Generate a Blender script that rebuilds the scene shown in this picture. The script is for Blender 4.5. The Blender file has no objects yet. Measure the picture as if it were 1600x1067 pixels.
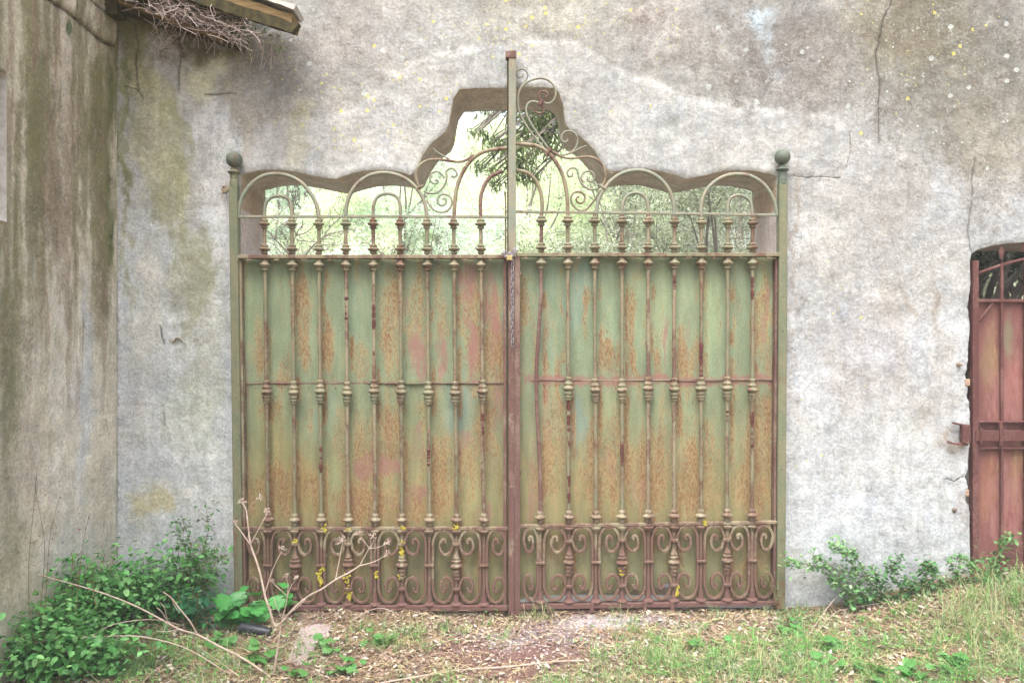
import bpy, math, random
import numpy as np
from mathutils import Vector, Matrix, Euler
from mathutils.geometry import delaunay_2d_cdt

random.seed(7)
RNG = np.random.default_rng(11)
SC = bpy.context.scene
COL = SC.collection

# ------------------------------------------------------------------ camera, sky, sun, exposure
CAMZ = 1.67; CAMD = 5.0; FPX = 1250.0
cam = bpy.data.cameras.new('camera'); camo = bpy.data.objects.new('camera', cam); COL.objects.link(camo)
camo.location = (0, -CAMD, CAMZ); camo.rotation_euler = (math.radians(90), 0, 0)
cam.sensor_width = 36; cam.lens = 36 * FPX / 1600; cam.clip_start = 0.05; cam.clip_end = 600
SC.camera = camo
SUN_EL, SUN_AZ = 65, 198          # a veiled sun, high at the front left
world = bpy.data.worlds.new('World'); SC.world = world; world.use_nodes = True
wn = world.node_tree; wn.nodes.clear()
sky = wn.nodes.new('ShaderNodeTexSky'); sky.sky_type = 'NISHITA'; sky.sun_disc = False
sky.sun_elevation = math.radians(SUN_EL); sky.sun_rotation = math.radians(SUN_AZ)
sky.dust_density = 6.0; sky.air_density = 1.0; sky.ozone_density = 0.6
hs = wn.nodes.new('ShaderNodeHueSaturation'); hs.inputs['Saturation'].default_value = 0.42
bg = wn.nodes.new('ShaderNodeBackground'); bg.inputs['Strength'].default_value = 0.15
wo = wn.nodes.new('ShaderNodeOutputWorld')
wn.links.new(sky.outputs[0], hs.inputs['Color']); wn.links.new(hs.outputs[0], bg.inputs[0]); wn.links.new(bg.outputs[0], wo.inputs[0])
sun = bpy.data.lights.new('sun', 'SUN'); sun.energy = 1.0; sun.angle = math.radians(32); sun.color = (1, .99, .97)
suno = bpy.data.objects.new('sun', sun); COL.objects.link(suno)
el, az = math.radians(SUN_EL), math.radians(SUN_AZ)
sdir = Vector((math.sin(az) * math.cos(el), math.cos(az) * math.cos(el), math.sin(el)))
suno.rotation_euler = sdir.to_track_quat('Z', 'Y').to_euler()
SC.view_settings.view_transform = 'Standard'; SC.view_settings.look = 'None'
SC.view_settings.gamma = 1.0; SC.view_settings.use_curve_mapping = False
SC.view_settings.exposure = 1.88

# ------------------------------------------------------------------ small tools
def P(px, py, y=0.0):
    k = (CAMD + y) / FPX
    return Vector(((px - 800) * k, y, CAMZ - (py - 533) * k))
def lin(c):
    c = c / 255.0
    return c / 12.92 if c <= 0.04045 else ((c + 0.055) / 1.055) ** 2.4
def S(r, g, b, k=0.72):
    return (lin(r) * k, lin(g) * k, lin(b) * k)

def _hash(ix, iy, seed):
    h = (ix.astype(np.int64) * 374761393 + iy.astype(np.int64) * 668265263 + seed * 1274126177) & 0x7fffffff
    h = ((h ^ (h >> 13)) * 1274126177) & 0x7fffffff
    h = (h ^ (h >> 16)) & 0xffff
    return h / 65535.0
def vnoise(x, y, seed=0):
    ix = np.floor(x); iy = np.floor(y); fx = x - ix; fy = y - iy
    fx = fx * fx * (3 - 2 * fx); fy = fy * fy * (3 - 2 * fy)
    a = _hash(ix, iy, seed); b = _hash(ix + 1, iy, seed); c = _hash(ix, iy + 1, seed); d = _hash(ix + 1, iy + 1, seed)
    return (a + (b - a) * fx) * (1 - fy) + (c + (d - c) * fx) * fy
def fbm(x, y, seed=0, octs=5, gain=0.5):
    s = 0; a = 1; t = 0
    for o in range(octs):
        s = s + a * vnoise(x, y, seed + o * 17); t += a; a *= gain; x = x * 2.03 + 11.3; y = y * 2.03 + 5.7
    return s / t
def sstep(a, b, x):
    t = np.clip((x - a) / (b - a), 0, 1); return t * t * (3 - 2 * t)
def inpoly(x, y, poly):
    x = np.asarray(x); y = np.asarray(y); r = np.zeros(x.shape, bool); n = len(poly)
    for i in range(n):
        x0, y0 = poly[i]; x1, y1 = poly[(i + 1) % n]
        if y0 == y1: continue
        c = ((y0 > y) != (y1 > y)) & (x < (x1 - x0) * (y - y0) / (y1 - y0) + x0)
        r ^= c
    return r
def dist_poly(x, y, pts, closed=False):
    d = np.full(np.shape(x), 1e9); n = len(pts)
    for i in range(n if closed else n - 1):
        ax, ay = pts[i]; bx, by = pts[(i + 1) % n]
        vx, vy = bx - ax, by - ay; L = vx * vx + vy * vy + 1e-12
        t = np.clip(((x - ax) * vx + (y - ay) * vy) / L, 0, 1)
        d = np.minimum(d, np.hypot(x - ax - t * vx, y - ay - t * vy))
    return d
def catmull(pts, n=6, closed=False):
    pts = [Vector(p) for p in pts]
    if closed: pts = [pts[-1]] + pts + [pts[0], pts[1]]
    else: pts = [pts[0] * 2 - pts[1]] + pts + [pts[-1] * 2 - pts[-2]]
    out = []
    for i in range(1, len(pts) - 2):
        a, b, c, d = pts[i - 1:i + 3]
        for k in range(n):
            t = k / n
            out.append(0.5 * ((2 * b) + (c - a) * t + (2 * a - 5 * b + 4 * c - d) * t * t + (3 * b - a - 3 * c + d) * t ** 3))
    if not closed: out.append(pts[-2].copy())
    return out

class MB:
    def __init__(s): s.v = []; s.f = []
    def add(s, v, f):
        n = len(s.v); s.v += [tuple(p) for p in v]; s.f += [tuple(i + n for i in q) for q in f]; return s
    def box(s, x0, x1, y0, y1, z0, z1, bev=0.0):
        return s.prism([(x0, z0), (x1, z0), (x1, z1), (x0, z1)], y0, y1, bev)
    def prism(s, poly, y0, y1, bev=0.0):
        """polygon in x,z pushed from y0 (front) to y1 with a small chamfer on the front edge"""
        n = len(poly); cx = sum(p[0] for p in poly) / n; cz = sum(p[1] for p in poly) / n
        rings = []
        if bev > 0:
            ins = []
            for (x, z) in poly:
                dx, dz = x - cx, z - cz
                ins.append((x - math.copysign(min(bev, abs(dx) * .5), dx), z - math.copysign(min(bev, abs(dz) * .5), dz)))
            rings = [[(x, y0, z) for x, z in ins], [(x, y0 + bev, z) for x, z in poly], [(x, y1 - bev, z) for x, z in poly], [(x, y1, z) for x, z in ins]]
        else: rings = [[(x, y0, z) for x, z in poly], [(x, y1, z) for x, z in poly]]
        v = sum(rings, []); f = [tuple(range(n))[::-1], tuple(range((len(rings) - 1) * n, len(rings) * n))]
        for r in range(len(rings) - 1):
            for i in range(n): j = (i + 1) % n; f.append((r * n + i, r * n + j, (r + 1) * n + j, (r + 1) * n + i))
        return s.add(v, f)
    def tube(s, pts, rad, seg=8, sq=None, cap=True):
        """tube along pts; rad number or list; sq=(a,b) scales the section across / in depth (flat bar)"""
        pts = [Vector(p) for p in pts]; n = len(pts)
        if n < 2: return s
        R = rad if isinstance(rad, (list, tuple)) else [rad] * n
        v = []; up = None
        for i in range(n):
            t = (pts[min(i + 1, n - 1)] - pts[max(i - 1, 0)])
            if t.length < 1e-9: t = Vector((0, 0, 1))
            t.normalize()
            if up is None:
                up = Vector((0, 1, 0)) if abs(t.y) < .9 else Vector((1, 0, 0))
            up = up - t * up.dot(t)
            if up.length < 1e-6: up = t.orthogonal()
            up.normalize(); side = t.cross(up)
            for k in range(seg):
                a = 2 * math.pi * (k + .5) / seg; ca, sa = math.cos(a), math.sin(a)
                if sq: 
                    ca = math.copysign(abs(ca) ** .5, ca) * sq[0]; sa = math.copysign(abs(sa) ** .5, sa) * sq[1]
                v.append(pts[i] + side * (ca * R[i]) + up * (sa * R[i]))
        f = []
        for i in range(n - 1):
            for k in range(seg):
                l = (k + 1) % seg; f.append((i * seg + k, i * seg + l, (i + 1) * seg + l, (i + 1) * seg + k))
        if cap: f.append(tuple(range(seg))[::-1]); f.append(tuple((n - 1) * seg + k for k in range(seg)))
        return s.add(v, f)
    def lathe(s, prof, c=(0, 0, 0), seg=14):
        v = []; f = []; n = len(prof); c = Vector(c)
        for r, z in prof:
            for k in range(seg):
                a = 2 * math.pi * k / seg; v.append((c.x + r * math.cos(a), c.y + r * math.sin(a), c.z + z))
        for i in range(n - 1):
            for k in range(seg):
                l = (k + 1) % seg; f.append((i * seg + k, i * seg + l, (i + 1) * seg + l, (i + 1) * seg + k))
        f.append(tuple(range(seg))[::-1]); f.append(tuple((n - 1) * seg + k for k in range(seg)))
        return s.add(v, f)

def wloc(o):
    l = Vector((0, 0, 0))
    while o is not None: l += o.location; o = o.parent
    return l
def finish(me, mat, smooth=True, ang=40):
    me.materials.append(mat)
    if smooth:
        me.polygons.foreach_set('use_smooth', [True] * len(me.polygons))
        try: me.set_sharp_from_angle(angle=math.radians(ang))
        except Exception: pass
    me.update()
def obj(name, mb, mat, parent=None, smooth=True, ang=40, at=None, **props):
    """one mesh object; the buffer is in world coordinates unless at= gives the local origin"""
    base = wloc(parent) if parent else Vector((0, 0, 0))
    o_loc = Vector(at) - base if at is not None else Vector((0, 0, 0))
    off = base + o_loc
    me = bpy.data.meshes.new(name)
    me.from_pydata([(p[0] - off.x, p[1] - off.y, p[2] - off.z) for p in mb.v], [], mb.f)
    finish(me, mat, smooth, ang)
    o = bpy.data.objects.new(name, me); COL.objects.link(o); o.location = o_loc
    if parent: o.parent = parent
    for k, v in props.items(): o[k] = v
    return o
def npobj(name, V, F, mat, parent=None, attrs=None, smooth=False, at=None, **props):
    base = wloc(parent) if parent else Vector((0, 0, 0))
    o_loc = Vector(at) - base if at is not None else Vector((0, 0, 0)); off = np.array(base + o_loc)
    V = np.asarray(V, dtype=np.float32) - off.astype(np.float32); F = np.asarray(F, dtype=np.int32)
    me = bpy.data.meshes.new(name); nf, k = F.shape
    me.vertices.add(len(V)); me.vertices.foreach_set('co', V.ravel())
    me.loops.add(nf * k); me.loops.foreach_set('vertex_index', F.ravel())
    me.polygons.add(nf); me.polygons.foreach_set('loop_start', np.arange(0, nf * k, k, dtype=np.int32))
    try: me.polygons.foreach_set('loop_total', np.full(nf, k, dtype=np.int32))
    except Exception: pass
    me.update(calc_edges=True); me.validate()
    for an, arr in (attrs or {}).items():
        arr = np.asarray(arr, dtype=np.float32)
        if arr.shape[1] == 3: arr = np.hstack([arr, np.ones((len(arr), 1), np.float32)])
        ca = me.color_attributes.new(an, 'FLOAT_COLOR', 'POINT'); ca.data.foreach_set('color', np.ascontiguousarray(arr).ravel())
    me.materials.append(mat)
    if smooth: me.polygons.foreach_set('use_smooth', [True] * len(me.polygons))
    me.update()
    o = bpy.data.objects.new(name, me); COL.objects.link(o); o.location = o_loc
    if parent: o.parent = parent
    for kk, v in props.items(): o[kk] = v
    return o
def thing(name, label, cat, loc=(0, 0, 0), group=None):
    o = bpy.data.objects.new(name, None); COL.objects.link(o); o.location = loc; o.empty_display_size = .1
    o['label'] = label; o['category'] = cat
    if group: o['group'] = group
    return o
def tag(o, label, cat, group=None):
    o['label'] = label; o['category'] = cat
    if group: o['group'] = group
    return o
def share(o, name, parent, loc, rot=(0, 0, 0), sc=1.0, label=None):
    c = o.copy(); c.name = name; COL.objects.link(c); c.parent = parent
    c.location = Vector(loc) - (wloc(parent) if parent else Vector((0, 0, 0))); c.rotation_euler = rot
    c.scale = (sc, sc, sc) if not isinstance(sc, tuple) else sc
    return c

# ------------------------------------------------------------------ materials
class NT:
    def __init__(s, name):
        s.m = bpy.data.materials.new(name); s.m.use_nodes = True; s.t = s.m.node_tree; s.t.nodes.clear()
        s.out = s.n('ShaderNodeOutputMaterial'); s.b = s.n('ShaderNodeBsdfPrincipled'); s.l(s.b.outputs[0], s.out.inputs[0])
        s.geo = s.n('ShaderNodeNewGeometry'); s.pos = s.geo.outputs['Position']
    def n(s, t): return s.t.nodes.new(t)
    def l(s, a, b): s.t.links.new(a, b)
    def put(s, inp, v):
        if hasattr(v, 'links') or isinstance(v, bpy.types.NodeSocket): s.l(v, inp)
        elif isinstance(v, (tuple, list)) and len(v) == 3 and len(inp.default_value) == 4: inp.default_value = (*v, 1)
        else: inp.default_value = v
    def mapv(s, sc, src=None):
        n = s.n('ShaderNodeMapping'); s.l(src or s.pos, n.inputs[0]); n.inputs['Scale'].default_value = sc; return n.outputs[0]
    def noise(s, scale, det=4, rough=.55, vec=None, dist=0.0, out=0):
        n = s.n('ShaderNodeTexNoise'); s.l(vec or s.pos, n.inputs['Vector']); n.inputs['Scale'].default_value = scale
        n.inputs['Detail'].default_value = det; n.inputs['Roughness'].default_value = rough; n.inputs['Distortion'].default_value = dist
        return n.outputs[out]
    def ramp(s, v, a, b, lo=0.0, hi=1.0):
        n = s.n('ShaderNodeMapRange'); n.interpolation_type = 'SMOOTHSTEP'; s.l(v, n.inputs[0])
        for i, x in zip((1, 2, 3, 4), (a, b, lo, hi)): s.put(n.inputs[i], x)
        return n.outputs[0]
    def math(s, op, a, b=0.0, clamp=False):
        n = s.n('ShaderNodeMath'); n.operation = op; n.use_clamp = clamp; s.put(n.inputs[0], a); s.put(n.inputs[1], b); return n.outputs[0]
    def mix(s, f, a, b, mode='MIX'):
        n = s.n('ShaderNodeMix'); n.data_type = 'RGBA'; n.blend_type = mode; s.put(n.inputs[0], f); s.put(n.inputs[6], a); s.put(n.inputs[7], b); return n.outputs[2]
    def attr(s, name):
        n = s.n('ShaderNodeVertexColor'); n.layer_name = name; return n.outputs[0], n.outputs[1]
    def sep(s, c):
        n = s.n('ShaderNodeSeparateColor'); s.l(c, n.inputs[0]); return n.outputs
    def bump(s, h, st, dist=.01, nrm=None):
        n = s.n('ShaderNodeBump'); n.inputs['Strength'].default_value = st; n.inputs['Distance'].default_value = dist; s.l(h, n.inputs['Height'])
        if nrm is not None: s.l(nrm, n.inputs['Normal'])
        return n.outputs[0]
    def end(s, col, rough=.9, nrm=None, metal=0.0, spec=.3):
        s.put(s.b.inputs['Base Color'], col); s.put(s.b.inputs['Roughness'], rough); s.put(s.b.inputs['Metallic'], metal)
        s.b.inputs['Specular IOR Level'].default_value = spec
        if nrm is not None: s.l(nrm, s.b.inputs['Normal'])
        return s.m

def spots(t, scale, dens, rmin, rmax, seed):
    """round lichen spots: voronoi cells, few of them filled, ragged edge; dens may be a socket 0..1"""
    mp = t.n('ShaderNodeMapping'); t.l(t.pos, mp.inputs[0]); mp.inputs['Location'].default_value = (seed, seed * 2.1, seed * .7)
    w = t.n('ShaderNodeVectorMath'); w.operation = 'ADD'; t.l(mp.outputs[0], w.inputs[0])
    nz = t.n('ShaderNodeTexNoise'); nz.inputs['Scale'].default_value = scale * 2.2; t.l(t.pos, nz.inputs['Vector'])
    sc = t.n('ShaderNodeVectorMath'); sc.operation = 'SCALE'; t.l(nz.outputs[1], sc.inputs[0]); sc.inputs['Scale'].default_value = .35 / scale
    t.l(sc.outputs[0], w.inputs[1])
    v = t.n('ShaderNodeTexVoronoi'); v.inputs['Scale'].default_value = scale; v.inputs['Randomness'].default_value = .95; t.l(w.outputs[0], v.inputs['Vector'])
    c = t.sep(v.outputs['Color'])
    rad = t.ramp(c[1], 0, 1, rmin, rmax)
    inside = t.ramp(t.math('SUBTRACT', rad, v.outputs['Distance']), 0.0, .05)
    on = t.math('LESS_THAN', c[0], dens)
    return t.math('MULTIPLY', inside, on)

def mat_plaster():
    t = NT('weathered_plaster')
    paint, _ = t.attr('paint'); mk, ma = t.attr('mask'); r, g, b = t.sep(mk)[:3]
    n1 = t.noise(7, 6, .62); n2 = t.noise(46, 8, .74); n3 = t.noise(150, 5, .75)
    st = t.noise(9, 5, .6, t.mapv((2.2, 2.2, .28)))
    v = t.math('MULTIPLY', t.ramp(n1, .3, .7, .93, 1.06), t.ramp(n2, .32, .68, .76, 1.16))
    v = t.math('MULTIPLY', v, t.ramp(n3, .34, .66, .80, 1.12)); v = t.math('MULTIPLY', v, t.ramp(st, .3, .7, .93, 1.05))
    cc = t.n('ShaderNodeCombineColor'); [t.l(v, cc.inputs[i]) for i in range(3)]
    c = t.mix(1.0, paint, cc.outputs[0], 'MULTIPLY')
    hue = t.noise(13, 6, .7, t.mapv((1, 1, .6)))
    c = t.mix(t.ramp(hue, .52, .7, 0, .45), c, t.mix(1.0, c, (1.05, 1.0, .88), 'MULTIPLY'))
    c = t.mix(t.ramp(hue, .46, .3, 0, .5), c, t.mix(1.0, c, (.9, .98, 1.1), 'MULTIPLY'))
    # grime speckle
    gn = t.noise(75, 6, .75); gl = t.noise(11, 4, .6)
    gf = t.math('MULTIPLY', t.ramp(t.math('ADD', gn, t.math('MULTIPLY', gl, .55)), .72, .96), r)
    c = t.mix(t.math('MULTIPLY', gf, .8), c, (.12, .10, .082))
    # pale lime scabs
    pn = t.math('ADD', t.noise(48, 6, .72), t.math('MULTIPLY', t.noise(6, 3, .6), .6))
    c = t.mix(t.ramp(pn, .86, 1.02, 0, .32), c, (.46, .46, .45))
    fp = t.ramp(t.math('ADD', t.noise(95, 6, .8), t.math('MULTIPLY', t.noise(5, 4, .6), .22)), .68, .76)
    c = t.mix(t.math('MULTIPLY', fp, .5), c, (.17, .15, .13))
    sc = t.ramp(t.noise(30, 6, .8, t.mapv((1, 1, .35))), .60, .68); c = t.mix(t.math('MULTIPLY', sc, .28), c, (.52, .52, .50))
    # moss
    mn = t.math('ADD', t.noise(60, 6, .75), t.math('MULTIPLY', t.noise(8, 4, .6, t.mapv((1, 1, .4))), .8))
    mf = t.ramp(t.math('ADD', mn, t.math('MULTIPLY', g, .75)), 1.0, 1.6)
    mf = t.math('MULTIPLY', mf, t.ramp(g, .02, .3))
    c = t.mix(t.math('MULTIPLY', mf, .62), c, t.mix(n2, (.12, .13, .06), (.24, .24, .13)))
    # lichens
    s1 = spots(t, 17, t.math('MULTIPLY', b, .18), .06, .30, 3.1); s2 = spots(t, 42, t.math('MULTIPLY', b, .36), .08, .36, 9.7)
    c = t.mix(t.math('MULTIPLY', t.math('MAXIMUM', s1, s2), t.ramp(n2, .3, .6, .25, .8)), c, (.44, .48, .46))
    s3 = spots(t, 24, t.math('MULTIPLY', ma, .16), .12, .36, 5.2); s4 = spots(t, 60, t.math('MULTIPLY', ma, .2), .15, .4, 15.2)
    c = t.mix(t.math('MULTIPLY', t.math('MAXIMUM', s3, s4), .75), c, (.46, .43, .13))
    # pits
    pv = t.n('ShaderNodeTexVoronoi'); pv.inputs['Scale'].default_value = 70; t.l(t.pos, pv.inputs['Vector'])
    pit = t.math('MULTIPLY', t.ramp(pv.outputs['Distance'], .16, .05), t.math('LESS_THAN', t.sep(pv.outputs['Color'])[0], .10))
    c = t.mix(t.math('MULTIPLY', pit, .75), c, (.13, .115, .095))
    h = t.math('ADD', t.math('MULTIPLY', n2, .9), t.math('MULTIPLY', n3, .35)); h = t.math('SUBTRACT', h, t.math('MULTIPLY', pit, .8))
    h = t.math('SUBTRACT', h, t.math('MULTIPLY', gf, .25))
    nb = t.bump(h, .6, .012, t.bump(t.noise(10, 3, .5), .35, .035))
    return t.end(c, .95, nb, spec=.15)

def mat_sheet():
    t = NT('rusted_green_sheet')
    paint, _ = t.attr('paint'); mk, ma = t.attr('mask'); r, g, b = t.sep(mk)[:3]
    vert = t.mapv((1, 1, .22)); n1 = t.noise(16, 6, .65, vert); n2 = t.noise(70, 6, .72, vert); n3 = t.noise(170, 4, .7, t.mapv((1, 1, .5)))
    v = t.math('MULTIPLY', t.ramp(n1, .3, .7, .86, 1.1), t.ramp(n3, .3, .7, .82, 1.1))
    cc = t.n('ShaderNodeCombineColor'); [t.l(v, cc.inputs[i]) for i in range(3)]
    c = t.mix(1.0, paint, cc.outputs[0], 'MULTIPLY')
    c = t.mix(1.0, c, (.84, .84, .84), 'MULTIPLY')
    # rust veil and flecks
    a = t.math('ADD', t.math('MULTIPLY', n1, .9), t.math('MULTIPLY', n2, 1.2)); a = t.math('SUBTRACT', a, .55); a = t.math('ADD', a, t.math('MULTIPLY', r, .42))
    veil = t.ramp(a, .58, .98)
    c = t.mix(t.math('MULTIPLY', veil, .72), c, t.mix(n2, (.25, .165, .075), (.30, .215, .11)))
    fl = t.math('ADD', t.noise(150, 6, .8, t.mapv((1, 1, .3))), t.math('MULTIPLY', r, .12))
    c = t.mix(t.math('MULTIPLY', t.ramp(fl, .565, .66), t.ramp(r, .0, .6, .25, .85)), c, (.15, .065, .03))
    # mauve primer where the paint peeled
    pa = t.math('ADD', t.math('MULTIPLY', t.noise(30, 8, .78, t.mapv((1, 1, .22))), 1.7), t.math('MULTIPLY', g, .6))
    pf = t.math('MULTIPLY', t.ramp(pa, 1.02, 1.5), t.ramp(g, .0, .3))
    c = t.mix(t.math('MULTIPLY', pf, .82), c, t.mix(n2, (.18, .075, .072), (.26, .135, .115)))
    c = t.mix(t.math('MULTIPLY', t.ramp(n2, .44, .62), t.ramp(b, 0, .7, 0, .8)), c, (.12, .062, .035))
    nb = t.bump(t.math('SUBTRACT', t.math('ADD', n2, n3), t.math('MULTIPLY', veil, .3)), .35, .004)
    return t.end(c, t.ramp(veil, 0, 1, .6, .9), nb, spec=.3)

def mat_iron(name, green, mid, rust, rlo, rhi, wear=0.0, low=True):
    """old paint on wrought iron; rust takes over towards rlo"""
    t = NT(name)
    n1 = t.noise(6, 5, .65, t.mapv((1.6, 1.6, .6))); n2 = t.noise(55, 6, .72); n3 = t.noise(210, 4, .7)
    green = tuple(x * .74 for x in green); mid = tuple(x * .74 for x in mid); rust = tuple(x * .70 for x in rust)
    c = t.mix(t.ramp(t.noise(14, 5, .7, t.mapv((1, 1, .5))), .40, .6), green, mid)
    a = t.math('ADD', t.math('MULTIPLY', n1, .8), t.math('MULTIPLY', n2, .45))
    if low:
        sp = t.n('ShaderNodeSeparateXYZ'); t.l(t.pos, sp.inputs[0]); a = t.math('ADD', a, t.ramp(sp.outputs[2], .75, .0, 0, .16))
    rf = t.ramp(a, rlo, rhi)
    c = t.mix(t.math('MULTIPLY', rf, .9), c, t.mix(t.ramp(n2, .35, .65), rust, tuple(x * .62 for x in rust)))
    c = t.mix(t.ramp(n3, .58, .72, 0, .6), c, (.08, .045, .035))
    c = t.mix(t.ramp(t.noise(90, 4, .7), .62, .72, 0, .45), c, (.36, .34, .27))
    mottle = t.math('MULTIPLY', t.ramp(n2, .3, .7, .85, 1.08), t.ramp(n3, .3, .7, .86, 1.08)); cc = t.n('ShaderNodeCombineColor'); [t.l(mottle, cc.inputs[i]) for i in range(3)]  # random mottle of the paint from two noises
    c = t.mix(1.0, c, cc.outputs[0], 'MULTIPLY')
    nb = t.bump(t.math('ADD', n2, t.math('MULTIPLY', n3, .5)), .5, .005)
    return t.end(c, t.ramp(rf, 0, 1, .6, .9), nb, spec=.3)

def mat_plain(name, a, b, scale=30, rough=.85, bump=.4, metal=0.0, spec=.3, stretch=(1, 1, 1), dark=None):
    t = NT(name); v = t.mapv(stretch); n = t.noise(scale, 6, .68, v); m = t.noise(scale * 5, 4, .7, v)
    c = t.mix(t.ramp(n, .32, .68), a, b)
    c = t.mix(t.ramp(m, .55, .75, 0, .5), c, dark or tuple(x * .45 for x in a))
    return t.end(c, rough, t.bump(t.math('ADD', n, t.math('MULTIPLY', m, .4)), bump, .006), metal=metal, spec=spec)

def mat_leaf(name, trans=.35, rough=.5, spec=.35, var=.25):
    """colour comes from the 'tint' attribute: each leaf has its own green or straw colour"""
    t = NT(name); c, _ = t.attr('tint')
    n = t.noise(40, 3, .6); v = t.ramp(n, .3, .7, 1 - var, 1 + var); cc = t.n('ShaderNodeCombineColor'); [t.l(v, cc.inputs[i]) for i in range(3)]
    c = t.mix(1.0, c, cc.outputs[0], 'MULTIPLY')
    t.put(t.b.inputs['Base Color'], c); t.b.inputs['Roughness'].default_value = rough; t.b.inputs['Specular IOR Level'].default_value = spec
    if trans > 0:
        tr = t.n('ShaderNodeBsdfTranslucent'); t.l(t.mix(1.0, c, (1.12, 1.18, .86), 'MULTIPLY'), tr.inputs[0])
        mx = t.n('ShaderNodeMixShader'); mx.inputs[0].default_value = trans; t.l(t.b.outputs[0], mx.inputs[1]); t.l(tr.outputs[0], mx.inputs[2]); t.l(mx.outputs[0], t.out.inputs[0])
    return t.m

def mat_leafcol(name, a, b, vein=None, rough=.45, trans=.3):
    t = NT(name); oi = t.n('ShaderNodeObjectInfo'); n = t.noise(26, 4, .6)
    c = t.mix(oi.outputs['Random'], a, b); c = t.mix(t.ramp(n, .35, .7, 0, .5), c, tuple(x * .6 for x in a))
    t.put(t.b.inputs['Base Color'], c); t.b.inputs['Roughness'].default_value = rough; t.b.inputs['Specular IOR Level'].default_value = .45
    t.l(t.bump(t.noise(60, 3, .5), .3, .004), t.b.inputs['Normal'])
    tr = t.n('ShaderNodeBsdfTranslucent'); t.l(t.mix(1.0, c, (1.2, 1.4, .7), 'MULTIPLY'), tr.inputs[0])
    mx = t.n('ShaderNodeMixShader'); mx.inputs[0].default_value = trans; t.l(t.b.outputs[0], mx.inputs[1]); t.l(tr.outputs[0], mx.inputs[2]); t.l(mx.outputs[0], t.out.inputs[0])
    return t.m

def mat_ground():
    t = NT('soil_and_litter'); paint, _ = t.attr('paint')
    n1 = t.noise(9, 6, .65); n2 = t.noise(60, 6, .72); n3 = t.noise(220, 4, .7)
    v = t.math('MULTIPLY', t.ramp(n1, .3, .7, .85, 1.12), t.ramp(n2, .3, .7, .62, 1.25)); v = t.math('MULTIPLY', v, t.ramp(n3, .3, .7, .75, 1.2))
    cc = t.n('ShaderNodeCombineColor'); [t.l(v, cc.inputs[i]) for i in range(3)]
    c = t.mix(1.0, paint, cc.outputs[0], 'MULTIPLY')
    c = t.mix(spots(t, 80, .35, .1, .4, 2.2), c, (.36, .32, .27))
    return t.end(c, .95, t.bump(t.math('ADD', n2, n3), .8, .02), spec=.15)

M_PL = mat_plaster(); M_SHEET = mat_sheet(); M_GROUND = mat_ground()
GREEN = S(150, 160, 122); BEIGE = S(172, 160, 128); MAUVE = S(152, 108, 98)
M_BAR = mat_iron('painted_wrought_iron', S(148, 150, 120), S(168, 156, 126), S(150, 108, 92), .60, .74)
M_BAR2 = mat_iron('rusty_wrought_iron', S(180, 172, 142), S(170, 152, 124), S(146, 108, 96), .58, .72)
M_STILE = mat_iron('green_stile_paint', S(134, 142, 112), S(150, 148, 118), S(168, 112, 82), .70, .86)
M_PALE = mat_iron('pale_green_iron', S(156, 164, 146), S(176, 168, 144), S(160, 118, 104), .66, .8, low=False)
M_MAUVE = mat_iron('mauve_primer_iron', S(170, 148, 130), S(156, 124, 112), S(142, 102, 96), .5, .68)
M_STRIP = mat_iron('primer_and_beige_strip', S(176, 156, 136), S(160, 122, 112), S(140, 98, 94), .52, .66)
M_SCAB = mat_plain('flaking_dark_rust', S(112, 64, 58), S(78, 46, 44), 60, .95, .9)
M_SMALL = mat_iron('red_oxide_iron', S(142, 106, 98), S(146, 98, 92), S(126, 78, 76), .5, .66, low=False)
M_BALL = mat_iron('verdigris_paint', S(112, 126, 112), S(126, 136, 120), S(160, 108, 80), .70, .82, low=False)
M_CHAIN = mat_plain('galvanised_chain', S(190, 185, 192), S(150, 140, 150), 60, .45, .2, .6)
M_BRASS = mat_plain('brass', S(205, 185, 130), S(180, 160, 105), 80, .4, .2, .5)
M_LICH = mat_plain('yellow_lichen', S(206, 192, 70), S(180, 164, 76), 60, .95, .8)
M_WOOD = mat_plain('old_roof_timber', S(142, 118, 80), S(112, 92, 60), 18, .9, .7, stretch=(.4, 3, 3), dark=(.03, .024, .015))
M_DARKW = mat_plain('mossy_dark_timber', S(84, 76, 44), S(52, 48, 34), 25, .95, .9)
M_WHITE = mat_plain('flaking_whitewash', S(214, 212, 208), S(188, 182, 172), 25, .9, .6)
M_BARK = mat_plain('tree_bark', S(150, 142, 132), S(122, 114, 104), 18, .95, .9, stretch=(1, 1, .3))
M_TWIG = mat_plain('dry_vine', S(218, 204, 198), S(182, 158, 148), 25, .9, .4)
M_STALK = mat_plain('bleached_stalk', S(206, 190, 176), S(176, 152, 136), 22, .8, .4)
M_STEM = mat_plain('weed_stem', S(116, 122, 70), S(136, 100, 74), 30, .8, .3)
M_BLACK = mat_plain('black_plastic', S(52, 56, 66), S(38, 42, 50), 20, .4, .2)
M_STONE = mat_plain('pale_slab_stone', S(188, 172, 172), S(164, 146, 144), 9, .9, .5)
M_BRICK = mat_plain('broken_brick', S(184, 158, 138), S(164, 134, 114), 20, .95, .8)
M_GLASS = mat_plain('dusty_glass', (.05, .06, .06), (.08, .09, .09), 6, .15, .05)
M_LEAF = mat_leaf('leaf'); M_DRY = mat_leaf('dry_leaf', .1, .85, .15); M_GRASS = mat_leaf('grass_blade', .35, .6, .25)
M_NETTLE = mat_leafcol('nettle_leaf', S(92, 164, 86), S(130, 196, 112)); M_MALLOW = mat_leafcol('mallow_leaf', S(64, 150, 70), S(100, 182, 96))
M_IVY = mat_leafcol('ivy_leaf', S(46, 110, 76), S(66, 136, 92), rough=.35)

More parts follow.
